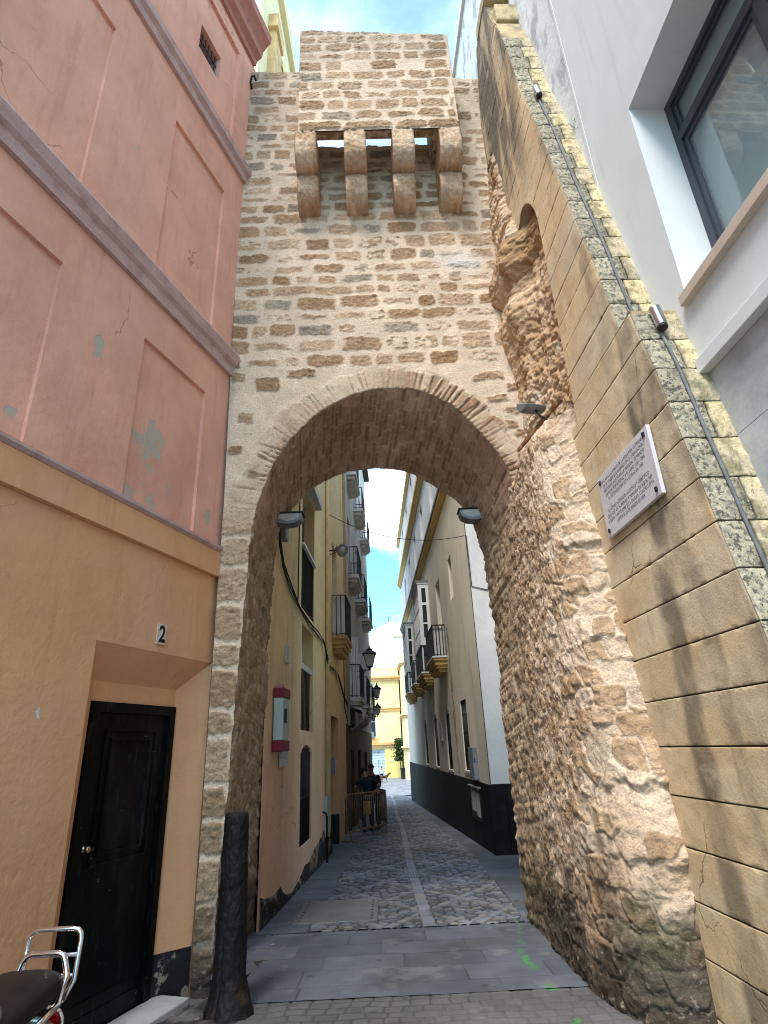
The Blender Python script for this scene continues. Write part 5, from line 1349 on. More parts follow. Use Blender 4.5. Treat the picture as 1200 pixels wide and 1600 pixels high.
# ---------------------------------------------------------------- grey white tenement further down
th = thing('tenement', 'grey white tenement with stacked iron balconies further down the left side', 'building', tuple(FY(17, 0, -.8)))
def tenement():
    s0, s1 = 10.66, 24.5
    bal = [(11.6, 13.6), (15.2, 17.2), (19, 21)]; zs = [(3.2, 5.8), (7.3, 9.8), (11.3, 13.6)]
    hs = [(a + .4, b - .4, z0, z1) for a, b in bal for z0, z1 in zs]
    mb = MB(FY); mb.holes(s0, s1, 2.35, 17.0, hs, depth=.22); mb.build('wall', m_greyroughcast, th)
    mb = MB(FY); mb.holes(s0, s1, -1.6, 2.35, [(12.2, 13.4, -1.6, 1.6), (15, 16.4, -1.6, 1.6), (18.5, 20, -1.6, 1.5)], depth=.25); mb.build('ground_floor_wall', m_brownwall, th)
    mb = MB(FY); mb.box(s0, s1 - .01, -6, -.26, -1.7, 16.9); mb.box(s0 - .05, s1 + .1, -.26, .30, 17.0, 17.25); mb.build('house_body', m_dark2, th)
    mb = MB(FY); mb.holes(s1, s1 + .001, -1.7, 17, []); mb.box(s1, s1 + .02, -6, -.0, -1.7, 17); mb.build('end_wall', m_greyroughcast, th)
    for a, b in ((12.2, 13.4), (15, 16.4), (18.5, 20)):
        mb = MB(FY); mb.box(a + .002, b - .002, -.24, -.18, -1.6, 1.49); mb.build('door', m_brownwall, th)
    for i, (a, b) in enumerate(bal):
        for j, (z0, z1) in enumerate(zs):
            w = window(FY, a + .4, b - .4, z0, z1, -.12, th, m_greypaint, .07, True, [z1 - .6])
            d = .42
            bb = MB(FY); bb.box(a, b, -.01, d, z0 - .14, z0 - .02); bb.box(a + .1, b - .1, -.01, d - .08, z0 - .26, z0 - .142); bb.box(a + .25, b - .25, -.01, d - .18, z0 - .36, z0 - .262); bo = bb.build('balcony', m_greyroughcast, th)
            railing(FY, a + .04, b - .04, d - .04, z0 - .02, z0 + 1.0, .12, .010, True, 0, .018).build('railing', m_iron, bo)
            if j == 0:
                mb = MB(FY); n = 6
                for k in range(n): mb.box(a + .07 - .03, a + .07 - .022, .04 + k * .055, .04 + k * .055 + .036, z0, z0 + 1.9)
                mb.build('louvre_screen', m_whitepaint, bo)
    mb = MB(FY)
    for k, x in enumerate((10.9, 11.05, 11.2)): mb.tube([(x, .06, 2.3), (x, .06, 16)], .03 + .01 * (k == 0), 8)
    mb.build('drainpipe', m_greyroughcast, th)
    # crumpled rubble net slung under the nearest balcony
    Sg, D = np.meshgrid(np.linspace(11.4, 14.2, 60), np.linspace(0, 1, 26))
    ang = D * math.pi; n = fbm(Sg * 4, D * 5, None, 3, 4)
    P = FY.arr(Sg, .50 * np.sin(ang) * (1 + .25 * n), 2.62 - .42 * np.sin(ang * .5) ** 2 + .5 * (1 - D) * .6 + .10 * n)
    gridmesh('safety_net', P, np.full(P.shape, .42), m_net, th)
m_net = MAT('dusty_netting', S(172, 166, 160), .9, var=.2, vs=5, bump=.5, bs=16, bd=.03, stains=[(S(196, 150, 130), .7, (2, 2, 2), .5, .6)])
tenement()
# far little wing at the street end
# ================================================================ long house on the right side of the street
FR = Fr((2.14, 13.0), (-.026, 1), (-1, -.026))
m_beige = MAT('beige_render', cracks=(.8, .006, .56, (.25, .2, .15), .7), base=S(224, 212, 194), rough=.9, var=.07, vs=1.2, fine=.05, bump=.35, bs=18, bd=.012, bump2=(4, 1.3), spec=.2,
    stains=[(S(176, 164, 146), .55, (1.6, 1.6, .35), .5, .75), (S(150, 132, 106), .7, (3.5, 3.5, .8), .62, .74), (S(216, 208, 194), .5, (.8, .8, .6), .45, .7)])
m_whitish = MAT('white_limewash', S(222, 222, 222), .9, var=.05, vs=1.2, fine=.04, bump=.35, bs=12, bd=.015, bump2=(4, 1.2), stains=[(S(190, 192, 196), .5, (1.4, 1.4, .8), .5, .75)])
m_ochreband = MAT('ochre_cornice', S(206, 172, 108), .85, var=.1, vs=4, fine=.08, bump=.2)
m_peel = MAT('bare_masonry', S(166, 146, 118), .9, var=.3, vs=8, fine=.25, bump=.8, bs=16, bd=.03, stains=[(S(204, 196, 180), .8, (8, 8, 6), .5, .6)])
m_plinth = MAT('black_plinth', (.013, .013, .015), .8, var=.3, vs=2.5, fine=.25, bump=.5, bs=14, bd=.015, spec=.12, stains=[((.05, .05, .052), .6, (1.5, 1.5, 2), .55, .75)])
rh = thing('corner_house', 'long beige house with a white corner, black plinth and hanging glazed balconies on the right', 'building', tuple(FR(4, 0, -.5)))
def rrow():
    L = 24.2
    rect = [(2.10, 3.06, 1.02, 2.68)]; ar = [(5.35, 6.35, .95, 2.35, .34), (8.75, 9.85, .95, 2.35, .34), (12.6, 13.7, .95, 2.35, .34)]
    hs = rect[:] 
    for a0, a1, z0, zs, r in ar: hs += arch_holes(a0, a1, z0, zs, r, 10)
    up = [(2.52, 3.12, 5.42, 6.62), (5.30, 6.35, 4.10, 6.72), (9.2, 10.5, 4.1, 6.7), (12.8, 13.8, 4.1, 6.7), (16.9, 18.3, 4.1, 6.7)]
    mb = MB(FR); mb.holes(-.02, L, .83, 8.35, hs + up, depth=.26); mb.build('wall', m_beige, rh)
    hi = [(s, s + .9, z, z + 1.6) for s in (1.6, 5.2, 8.8, 12.4, 16, 19.6) for z in (9.3,)] + [(s, s + .9, z, z + 1.4) for s in (5.2, 8.8, 12.4, 16, 19.6) for z in (12.5,)]
    mb = MB(FR); mb.holes(-.02, L, 8.72, 11.35, [h for h in hi if h[2] < 11], depth=.2); mb.holes(-.02, L, 11.75, 14.2, [h for h in hi if h[2] > 11], depth=.2); mb.build('upper_wall', m_whitish, rh)
    for h in hi: 
        mb = MB(FR); mb.box(h[0] + .002, h[1] - .002, -.18, -.12, h[2] + .002, h[3] - .002); mb.build('window', m_dark, rh)
    def corn(z0, z1, d, mat, nm='cornice'):
        mb = MB(FR); mb.prism([(-.02, z0), (.05, z0), (d * .6, z0 + (z1 - z0) * .3), (d, z0 + (z1 - z0) * .55), (d, z1), (-.02, z1)], 0, -.05, L + .1); mb.build(nm, mat, rh)
    corn(8.352, 8.60, .16, m_ochreband); 
    mb = MB(FR); mb.box(-.05, L + .1, -.02, .20, 8.602, 8.718); mb.build('cornice_cap', m_greypaint, rh)
    corn(11.352, 11.748, .22, m_ochreband); corn(14.2, 14.45, .16, m_ochreband)
    mb = MB(FR); mb.box(0.02, L - .02, -7, -.3, -2., 14.4); mb.build('house_body', m_dark2, rh)
    mb = MB(FR); mb.box(-.03, L, -.3, .025, -2., .828, bev=.006); mb.box(-.03, .0, -3, -.31, -2, .825); mb.build('plinth', m_plinth, rh)
    # white return face toward the arch
    mb = MB(FR); mb.box(-.02, .01, -3., -.02, .84, 14.2); mb.build('end_wall', m_whitish, rh)
    mb = MB(FR); mb.box(L - .02, L + .01, -6, 0, -2, 14.2); mb.build('end_wall', m_whitish, rh)
    # windows
    a0, a1, z0, z1 = rect[0]
    mb = MB(FR); mb.box(a0 + .003, a1 - .003, -.24, -.16, z0 + .003, z1 - .003); w = mb.build('window', m_dark, rh)
    bars(FR, a0, a1, -.03, z0, z1, 7, (1.4, 1.9, 2.35)).build('grille', m_iron, w)
    mb = MB(FR); mb.box(a0 - .06, a1 + .06, -.02, .03, z0 - .05, z0 - .002); mb.build('sill', m_whitepaint, w)
    for a0, a1, z0, zs, r in ar:
        mb = MB(FR); mb.box(a0 + .003, a1 - .003, -.25, -.18, z0 + .003, zs + r + .02); w = mb.build('window', m_dark, rh)
        bars(FR, a0, a1, -.04, z0, zs + .2, 7, (1.35, 1.95)).build('grille', m_iron, w)
        mb = MB(FR); mb.box(a0 - .05, a1 + .05, -.02, .03, z0 - .05, z0 - .002); mb.build('sill', m_whitepaint, w)
    a0, a1, z0, z1 = up[0]; mb = MB(FR); mb.box(a0 + .003, a1 - .003, -.2, -.12, z0 + .003, z1 - .003); w = mb.build('window', m_dark, rh)
    mb = MB(FR); [mb.box(a0 + .02, a1 - .02, -.115, -.1, z0 + .15 + .16 * k, z0 + .24 + .16 * k) for k in range(6)]; mb.build('shutter', m_greypaint, w)
    for a0, a1, z0, z1 in up[1:]: window(FR, a0, a1, z0, z1, -.14, rh, m_whitepaint, .09, True, [5.9])
    # peeling strip of bare masonry
    Sg, Z = np.meshgrid(np.linspace(3.6, 5.0, 70), np.linspace(.9, 4.9, 180))
    mid = 4.25 + .16 * vn(Z * 1.3, Z * 0, None, 3) + .08 * vn(Z * 5, Z * 0, None, 4); wd = .16 + .10 * vn(Z * 2.2, Z * 0, None, 5) + .06 * vn(Z * 8, Sg * 8, None, 6)
    ok = np.abs(Sg - mid) < wd; k = ok[:-1, :-1] & ok[1:, 1:] & ok[1:, :-1] & ok[:-1, 1:]
    gridmesh('bare_patch', FR.arr(Sg, .006 + .012 * fbm(Sg * 9, Z * 9, None, 4, 7), Z), np.full(Sg.shape + (3,), .3), m_peel, rh, k)
    # balconies: A open, B glazed, C open, D glazed
    for s0, s1, glazed in ((4.75, 6.85, 0), (8.6, 11.0, 1), (12.4, 14.2, 0), (16.5, 18.9, 1)):
        d = .42; b = balcony_base(FR, s0, s1, d, 4.08, rh, m_ochreband, h=.40)
        mb = MB(FR); mb.box(s0 - .03, s1 + .03, -.01, d + .03, 4.082, 4.13); mb.build('slab_edge', m_whitepaint, b)
        railing(FR, s0 + .03, s1 - .03, d - .03, 4.13, 5.06, .11, .011, True, 0, .022).build('railing', m_iron, b)
        mb = MB(FR)
        if glazed:
            for x in (s0 + .06, s1 - .06): mb.box(x - .03, x + .03, d - .10, d - .05, 4.13, 5.1)
            mb.build('post', m_whitepaint, b)
            g0, g1, gz0, gz1 = s0, s1, 5.10, 7.5; e = d - .02
            mi = MB(FR); n = 5
            # floor and roof of the glazed bay, posts and transoms
            mi.box(g0, g1, 0, e + .02, gz0 - .0, gz0 + .10); mi.box(g0 - .02, g1 + .02, 0, e + .05, gz1 - .08, gz1)
            for i in range(n + 1):
                x = g0 + (g1 - g0) * i / n; mi.box(max(x - .035, g0), min(x + .035, g1), e - .06, e, gz0 + .1, gz1 - .08)
            for z in (gz0 + .62, gz0 + 1.45, gz0 + 1.75): mi.box(g0 + .01, g1 - .01, e - .05, e - .006, z - .035, z + .035)
            for x0, x1 in ((g0, g0 + .05), (g1 - .05, g1)):
                mi.box(x0, x1, .0, .10, gz0 + .1, gz1 - .08); mi.box(x0, x1, e - .14, e - .06, gz0 + .1, gz1 - .08)
                for z, t in ((gz0 + .10, .18), (gz0 + .78, .05), (gz0 + 1.50, .10), (gz1 - .24, .16)): mi.box(x0 + .005, x1 - .005, .10, e - .14, z, z + t)
            mo = mi.build('glazed_bay', m_whitepaint, b)
            for nm, a in (('pane', None),):
                mp_ = MB(FR); mp_.box(g0 + .02, g0 + .03, .02, e - .03, gz0 + .1, gz1 - .08); mp_.build('pane', m_pane, b)
                mp_ = MB(FR); mp_.box(g0 + .03, g1 - .03, e - .035, e - .025, gz0 + .1, gz1 - .08); mp_.build('pane', m_pane, b)
                mp_ = MB(FR); mp_.box(g1 - .03, g1 - .02, .02, e - .03, gz0 + .1, gz1 - .08); mp_.build('pane', m_pane, b)
            mr = MB(FR); mr.box(g0 - .05, g1 + .05, 0, e + .09, gz1 + .001, gz1 + .05); mr.build('bay_roof', m_greypaint, b)
        else:
            mb.bm.free(); mb = MB(FR); mb.box(s0 + .10, s0 + .11, .03, d - .06, 4.14, 5.0); [mb.box(s0 + .112, s0 + .118, .05 + .09 * k, .10 + .09 * k, 4.14, 5.0) for k in range(4)]; mb.build('screen', m_offwhite, b)
rrow()
nb = thing('notice_case', 'black notice case with white papers on the black plinth', 'notice board', tuple(FR(1.7, .05, .05)))
mb = MB(FR); mb.box(1.0, 2.3, .026, .05, .04, .70, bev=.006); mb.build('frame', m_iron, nb)
mb = MB(FR); mb.box(1.10, 1.55, .051, .055, .12, .60); mb.build('paper', m_notice, nb)
mb = MB(FR); mb.box(1.62, 2.15, .051, .055, .20, .62); mb.build('paper', m_notice, nb)
mb = MB(FR); mb.box(.95, 2.35, .02, .10, .702, .73); mb.build('hood', m_greypaint, nb)
m_graf = MAT('scribbled_box', S(128, 130, 134), .5, var=.15, bump=.05, stains=[(S(44, 78, 140), .9, (7, 7, 5), .52, .60), (S(40, 36, 40), .8, (9, 9, 7), .60, .66)])
mb = MB(FR); mb.box(1.15, 1.75, .001, .11, .87, 1.55, bev=.01); mb.build('meter_box', m_graf, None, 'grey meter box scribbled with blue paint, beside the barred window', 'meter box')
mb = MB(FR); mb.box(7.2, 7.7, .001, .06, 1.75, 2.35, bev=.01); mb.build('wall_board', m_notice, None, 'small pale board between two arched windows of the corner house', 'board')
# wire across the street
mb = MB(); A, B = FR(-.02, .02, 6.25), FY(6.05, .06, 7.3)
pts = [tuple(A.lerp(B, t) - Vector((0, 0, .35 * 4 * t * (1 - t)))) for t in [i / 24 for i in range(25)]]; mb.tube(pts, .009, 6)
mb.build('street_wire', m_cable, None, 'thin black wire sagging across the street from house to house', 'wire')
mb = MB(FR); mb.tube([(-.035, -.02, 6.25), (-.035, -.03, 5.0), (-.035, -.4, 4.9)], .010, 6); mb.build('wall_cable', m_cable, None, 'thin black cable dropping down the white corner', 'cable')
# ================================================================ houses closing the view
m_eyellow = MAT('sunny_yellow_render', S(226, 206, 156), .9, var=.05, vs=.8, bump=.15, bs=8, stains=[(S(206, 172, 112), .55, (.6, .6, .3), .5, .75), (S(236, 222, 176), .5, (1.6, 1.6, .9), .5, .7)], cracks=(.3, .01, .55, (.4, .3, .15), .5))
m_eochre = MAT('buff_moulding', S(206, 166, 110), .85, var=.08, bump=.1)
m_ecream = MAT('buff_cream_render', S(226, 210, 160), .9, var=.06, vs=.8, bump=.15, bs=8)
m_ewhite = MAT('far_white_render', S(232, 234, 240), .9, var=.03, vs=.5, bump=.1, bs=6)
m_edoor = MAT('pale_blue_shutter', S(178, 196, 206), .6, var=.06, vs=3, bump=.3, bs=3)
ye = thing('end_house', 'sunny yellow house with a pale blue garage door closing the street', 'building', (-.6, 70, -1.4))
def end_house():
    F = Fr((0, 70), (1, 0), (0, -1)); x0, x1 = -9.0, 2.0; z0, zt = -1.5, 10.5
    hs = [(-1.95, .06, -1.45, 1.55)] + arch_holes(-2.1, -.95, 6.9, 8.5, .35, 8) + arch_holes(-2.1, -.75, 2.8, 5.0, .3, 8) + [(-5.5, -4.0, 2.8, 5.2), (-5.5, -4, 6.9, 8.8)]
    mb = MB(F); mb.holes(x0, x1, z0, zt, hs, depth=.3); mb.build('wall', m_eyellow, ye)
    mb = MB(F); mb.box(x0, x1, -9, -.31, z0, zt); mb.build('house_body', m_eyellow, ye)
    mb = MB(F); mb.box(x0 - .1, x1 + .15, -.02, .25, 9.0, 9.25); mb.box(x0 - .1, x1 + .2, -.02, .4, 9.251, 9.45); mb.build('cornice', m_eochre, ye)
    mb = MB(F); mb.box(x0, x1 + .05, -.02, .12, 5.6, 5.85); mb.box(x0, x1 + .08, -.02, .2, 5.851, 5.95); mb.build('string_course', m_eochre, ye)
    mb = MB(F); mb.box(x0, x1 + .05, -.02, .16, 1.75, 2.0); mb.box(x0, x1 + .1, -.02, .3, 2.001, 2.25); mb.build('shop_fascia', m_eochre, ye)
    mb = MB(F); mb.box(-2.25, -.55, -.01, .05, 2.26, 2.75); mb.build('apron_panel', m_eochre, ye)
    mb = MB(F); mb.box(-1.94, .05, -.28, -.2, -1.44, 1.54); g = mb.build('garage_door', m_edoor, ye)
    mb = MB(F); [mb.box(-1.94, .05, -.2, -.185, -1.3 + .28 * k, -1.28 + .28 * k) for k in range(10)]; mb.box(-.7, -.66, -.2, -.15, -.4, .5); mb.build('door_rib', m_greypaint, g)
    mb = MB(F)
    for k, a in enumerate((-1.7, -1.35, -1.0, -.6)):
        mb.tube([(a + .12 * math.cos(t), -.182, 1.2 + .13 * math.sin(t * (1 + .3 * k))) for t in np.linspace(0, 5, 14)], .018, 5)
    mb.build('scribble', m_greypaint, g)
    mb = MB(F); mb.box(.09, 1.96, .0, .03, -1.45, -.05 + 1.6); mb.build('bright_panel', MAT('yellow_panel', S(222, 208, 130), .8, var=.05, bump=.1), ye)
    mb = MB(F); mb.box(.45, 1.0, .031, .07, .15, .55); mb.build('letter_box', m_eyellow, ye)
    for a0, a1, z0_, z1_ in ((-2.1, -.95, 6.9, 8.8), (-2.1, -.75, 2.8, 5.3), (-5.5, -4, 2.8, 5.2), (-5.5, -4, 6.9, 8.8)): window(F, a0 + .01, a1 - .01, z0_ + .01, z1_ - .01, -.2, ye, m_whitepaint, .12, True, [z1_ - .8])
    mb = MB(F); mb.box(-1.75, -1.05, -.15, .25, 2.82, 3.4); mb.build('air_conditioner', m_greypaint, ye)
end_house()
ce = thing('cream_house', 'buff cream house with rounded corner mouldings at the end of the street, right', 'building', (5.5, 64, -1.4))
def cream():
    F = Fr((0, 64), (1, 0), (0, -1))
    poly = [(2.15, 66), (2.35, 64.4), (2.9, 64), (14, 64), (14, 76), (2.15, 76)]
    def ring(e, z0, z1, nm, mat):
        mb = MB(); q = [(2.15 - e, 66), (2.35 - e, 64.4 - e * .6), (2.9 - e * .4, 64 - e), (14, 64 - e), (14, 76), (2.15 - e, 76)]; mb.prism(q, 2, z0, z1); return mb.build(nm, mat, ce)
    ring(0, -1.6, 11.2, 'wall', m_ecream)
    for z in (4.6, 10.0, 1.4): ring(.14, z, z + .2, 'string_course', m_eochre); ring(.26, z + .2, z + .38, 'cornice', m_ecream)
    mb = MB(F); mb.box(3.05, 3.6, .0, .03, 5.5, 8.2); mb.build('window', m_dark, ce)
    mb = MB(F); mb.box(2.97, 3.6, .0, .03, 2.3, 4.0); mb.build('window', m_dark, ce)
    mb = MB(F); mb.box(3.0, 3.5, 0, .03, -1.4, 1.0); mb.build('door', m_dark, ce)
cream()
wfar = thing('white_tower_house', 'white house rising behind the yellow end house against the sky', 'building', (.5, 88, -1.4))
mb = MB(); mb.prism([(-1.4, 17.6), (2.0, 19.4), (2.0, -1.5), (-12, -1.5), (-12, 17.6)], 1, 86, 94); mb.build('gable_wall', m_ewhite, wfar)
mb = MB(); mb.box(.1, 2.0, 84.0, 85.99, -1.4, 15.2); mb.build('lower_block', m_ewhite, wfar)
mb = MB(); mb.tube([(1.4, 87, 19.0), (1.4, 87, 20.3)], .04, 6); mb.tube([(1.0, 87, 20.0), (1.8, 87, 20.0)], .03, 6); mb.build('aerial', m_iron, wfar)
wf2 = thing('white_block', 'plain white block with a roof rail between the end house and the right hand row', 'building', (4.5, 98, -1.4))
mb = MB(); mb.box(2.2, 12, 96, 104, -1.5, 21.0); mb.build('wall', m_ewhite, wf2)
mb = MB(); mb.box(2.1, 12, 95.8, 104, 18.6, 18.85); mb.build('cornice', m_eochre, wf2)
mb = MB(); 
for k in range(12): mb.tube([(2.3 + k * .3, 96.1, 21), (2.3 + k * .3, 96.1, 22.2)], .03, 5)
mb.tube([(2.3, 96.1, 22.2), (6, 96.1, 22.2)], .04, 5); mb.build('roof_rail', m_whitepaint, wf2)
# climbing plant, bin
m_fol = MAT('foliage', S(54, 72, 40), .7, var=.4, vs=3, fine=.2, bump=0)
def bush(name, c, r, n, label, cat):
    rng = random.Random(11); t = thing(name, label, cat, (c[0], c[1], -1.42)); mb = MB()
    for k in range(n):
        p = Vector((rng.gauss(0, .45) * r[0], rng.gauss(0, .4) * r[1], rng.uniform(-1, 1) * r[2])) + Vector(c)
        a = Vector((rng.gauss(0, 1), rng.gauss(0, 1), rng.gauss(0, .6))).normalized() * rng.uniform(.10, .20); b = a.orthogonal().normalized() * a.length * .6
        mb.bm.faces.new([mb.bm.verts.new(p - a), mb.bm.verts.new(p + b), mb.bm.verts.new(p + a), mb.bm.verts.new(p - b)])
    mb.recalc = False; mb.build('foliage', m_fol, t)
    mb = MB(); mb.tube([(c[0] + .2, c[1], -1.42), (c[0] + .1, c[1], .4), (c[0], c[1], c[2])], [.07, .05, .03], 8); mb.build('stem', m_brownwall, t)
bush('climbing_plant', (1.62, 68.6, 1.45), (.52, .4, 1.15), 620, 'green climbing plant by the corner of the yellow end house', 'plant')
mb = MB(); mb.prism([(1.72, -1.42), (2.18, -1.42), (2.24, -.42), (1.66, -.42)], 1, 66.4, 67.0); mb.box(1.62, 2.28, 66.3, 67.1, -.418, -.34)
mb.build('litter_bin', m_iron, None, 'dark waste bin under the climbing plant at the end of the street', 'bin')

# ================================================================ street furniture
def lantern(loc, wall_d, label, s=1.):
    x, y, z = loc; t = thing('street_lantern', label, 'street lamp', (x, y, z))
    mb = MB(); n = 4
    def frus(mb, r0, r1, z0, z1):
        q = lambda r, zz: [mb.bm.verts.new((x + sx_ * r * s, y + sy_ * r * s, z + zz * s)) for sx_, sy_ in ((-1, -1), (1, -1), (1, 1), (-1, 1))]
        A, B = q(r0, z0), q(r1, z1); mb.bm.faces.new(A[::-1]); mb.bm.faces.new(B)
        for i in range(4): mb.bm.faces.new((A[i], A[(i + 1) % 4], B[(i + 1) % 4], B[i]))
    frus(mb, .12, .235, 0, .50); mb.build('glass', m_lampglass, t)
    mb = MB(); frus(mb, .30, .10, .53, .68); frus(mb, .27, .30, .50, .53); frus(mb, .10, .12, .68, .72); frus(mb, .09, .02, .72, .84); mb.lathe((x, y, z + .84 * s), [(.02 * s, 0), (.035 * s, .03 * s), (.01 * s, .08 * s)], 8)
    mb.build('roof', m_iron, t)
    mb = MB()
    for a, b in ((-1, -1), (1, -1), (1, 1), (-1, 1)): mb.tube([(x + a * .122 * s, y + b * .122 * s, z), (x + a * .238 * s, y + b * .238 * s, z + .5 * s)], .014 * s, 5)
    frus(mb, .11, .13, -.03, .0); mb.build('frame', m_iron, t)
    mb = MB(); mb.lathe((x, y, z - .16 * s), [(.02 * s, 0), (.05 * s, .03 * s), (.03 * s, .06 * s), (.09 * s, .13 * s)], 8)
    mb.tube([(x, y, z - .13 * s), (x - wall_d, y, z - .13 * s)], .018, 6); mb.tube([(x - .12, y, z - .14 * s), (x - wall_d * .6, y, z - .35), (x - wall_d, y, z - .75)], .012, 6); mb.build('bracket', m_iron, t)
lantern((-.38, 20, 4.19), .70, 'nearest black iron street lantern on a wall bracket, left side of the street', .80)
lantern((-.24, 28, 3.82), .56, 'second black street lantern along the left wall, in front of the yellow end house', .72)
lantern((-.26, 31.8, 3.27), .42, 'lowest and farthest black street lantern on the left wall', .68)

m_rustbar = MAT('rusty_yellow_paint', S(140, 112, 80), .7, var=.3, vs=6, fine=.2, bump=.1, stains=[(S(84, 52, 36), .8, (9, 9, 9), .45, .6)])
def barrier(A, B, label, mat):
    A = Vector((A[0], A[1], gz(A[1]))); B = Vector((B[0], B[1], gz(B[1]))); t = thing('crowd_barrier', label, 'barrier', tuple((A + B) / 2))
    e = (B - A).normalized(); nrm = Vector((-e.y, e.x, 0)); L = (B - A).length; U = Vector((0, 0, 1))
    P = lambda s_, z: tuple(A + e * s_ + U * z)
    mb = MB(); c = .12
    mb.tube([P(.0, .22), P(0, .95), P(.03, 1.05), P(c, 1.09), P(L - c, 1.09), P(L - .03, 1.05), P(L, .95), P(L, .22)], .021, 8); mb.tube([P(0, .24), P(L, .24)], .021, 8); mb.build('frame', mat, t)
    n = 18
    mb = MB(); [mb.tube([P(L * (k + 1) / (n + 1), .25), P(L * (k + 1) / (n + 1), 1.08)], .007, 5) for k in range(n)]; mb.build('infill', mat, t)
    for s_ in (.25, L - .25):
        mb = MB(); mb.tube([tuple(Vector(P(s_, .25))), tuple(Vector(P(s_, .02)))], .018, 6); mb.tube([tuple(Vector(P(s_, .02)) + nrm * .28), tuple(Vector(P(s_, .02)) - nrm * .28)], .018, 6); mb.build('foot', mat, t)
    return t
barrier((-1.02, 16.25), (-.03, 18.25), 'rusty yellow crowd barrier standing across the left of the street', m_rustbar)
barrier((.0, 18.5), (-.22, 20.8), 'grey crowd barrier running away behind the rusty one', m_greymetal)
mb = MB(); mb.box(-.60, -.42, 17.32, 17.36, gz(17.3) + .56, gz(17.3) + .88, bev=.01)
mb.build('yellow_board', MAT('yellow_plastic', S(156, 118, 54), .6, var=.12, bump=.1), None, 'small yellow board hung on the bars of the rusty barrier', 'board')

def manhole(x, y, r, label):
    z = gz(y); t = thing('manhole_cover', label, 'manhole cover', (x, y, z)); n = 40
    mb = MB(); mb.lathe((x, y, z - .03), [(r, 0), (r, .036), (r * .95, .040), (r * .93, .034), (.001, .034)], n)
    for v in mb.bm.verts: v.co.z -= .033 * (v.co.y - y)
    mb.build('rim', m_castiron, t)
    mb = MB(); k = 13
    for i in range(k):
        a = -r * .84 + i * r * 1.68 / (k - 1); hl = math.sqrt(max((r * .9) ** 2 - a * a, 0)); mb.box(x + a - .014, x + a + .014, y - hl, y + hl, z + .004, z + .014)
    for v in mb.bm.verts: v.co.z -= .033 * (v.co.y - y)
    mb.build('tread', m_castiron, t)
m_castiron = MAT('cast_iron', S(86, 88, 92), .5, var=.2, vs=6, fine=.15, bump=.2, metal=.5)
manhole(.46, 11.2, .33, 'near round ribbed manhole cover on the gutter line of the cobbles')
manhole(.50, 15.1, .27, 'farther small manhole cover on the gutter line, toward the barrier')
cp = thing('cover_plate', 'large rectangular riveted steel cover plate in the left of the street', 'cover plate', (-.65, 8.65, gz(8.65)))
mb = MB(); mb.box(-1.15, -.15, 8.02, 9.28, -.02, .022, bev=.005)
for v in mb.bm.verts: v.co.z += gz(v.co.y)
mb.build('plate', MAT('worn_steel_plate', S(112, 110, 108), .5, var=.15, vs=3, fine=.15, fs=90, bump=.2, bs=60, metal=.5, stains=[(S(96, 78, 60), .5, (2.5, 2.5, 2.5), .52, .7)]), cp)
mb = MB()
for x in (-1.08, -.22):
    for k in range(8): y = 8.12 + k * 1.06 / 7; mb.lathe((x, y, gz(y) + .022), [(.018, 0), (.014, .008), (.001, .01)], 8)
mb.build('riveting', m_castiron, cp)

# black painted old stone bollard: flared foot, rough skin
def bollard():
    n, m = 150, 96; x0, y0 = -1.245, 5.42; zb = gz(y0) - .10
    T, A = np.meshgrid(np.linspace(0, 1, n), np.linspace(0, 2 * math.pi, m, endpoint=True), indexing='ij')
    h = 1.43
    R = np.interp(T, [0, .05, .12, .22, .4, .7, .96, .985, 1.0], [.178, .168, .148, .128, .116, .105, .100, .098, .088])
    R = R + (.012 * fbm(np.cos(A) * 2.2 + 5, np.sin(A) * 2.2, T * 13, 4, 8) * sst(1, .75, T) + .009 * fbm(np.cos(A) * 6, np.sin(A) * 6, T * 48, 4, 9)) + .05 * sst(.25, 0, T) * np.maximum(0, np.cos(A - 5.6)) + .03 * sst(.2, 0, T) * np.maximum(0, np.cos(A - 4.2))
    R = R - .02 * sst(.12, .02, np.abs(np.mod(A, 6.283) - 4.35)) * sst(.5, .2, T)
    lean = T * h
    X = x0 - .02 * T + R * np.cos(A); Y = y0 + .06 * T + R * np.sin(A); Z = zb + lean
    P = np.stack([X, Y, Z], -1)
    cap = [P[-1] * (1 - k) + np.array([x0 - .02, y0 + .06, zb + h + .004]) * k for k in np.linspace(.1, 1, 8)]
    P = np.concatenate([P, np.stack(cap)], 0)
    c = np.full(P.shape, .007) * (1 + .5 * fbm(P[..., 0] * 9, P[..., 1] * 9, P[..., 2] * 9, 3, 6))[..., None]
    wear = sst(.30, .0, P[..., 2] - zb + .22 * fbm(P[..., 0] * 7, P[..., 1] * 7, P[..., 2] * 7, 4, 7)) * .8
    c = mixc(c, np.array(S(104, 84, 64)) * .6, wear * sst(-.15, .25, fbm(P[..., 0] * 12, P[..., 1] * 12, P[..., 2] * 12, 4, 17)))
    gridmesh('bollard', P, c, m_tar, None, label='thick black tarred stone bollard with a flared worn foot beside the left pier', cat='bollard')
m_tar = MAT('tarred_stone', None, .6, var=.2, vs=6, fine=.2, fs=60, bump=.45, bs=40, bd=.01, spec=.22)
bollard()
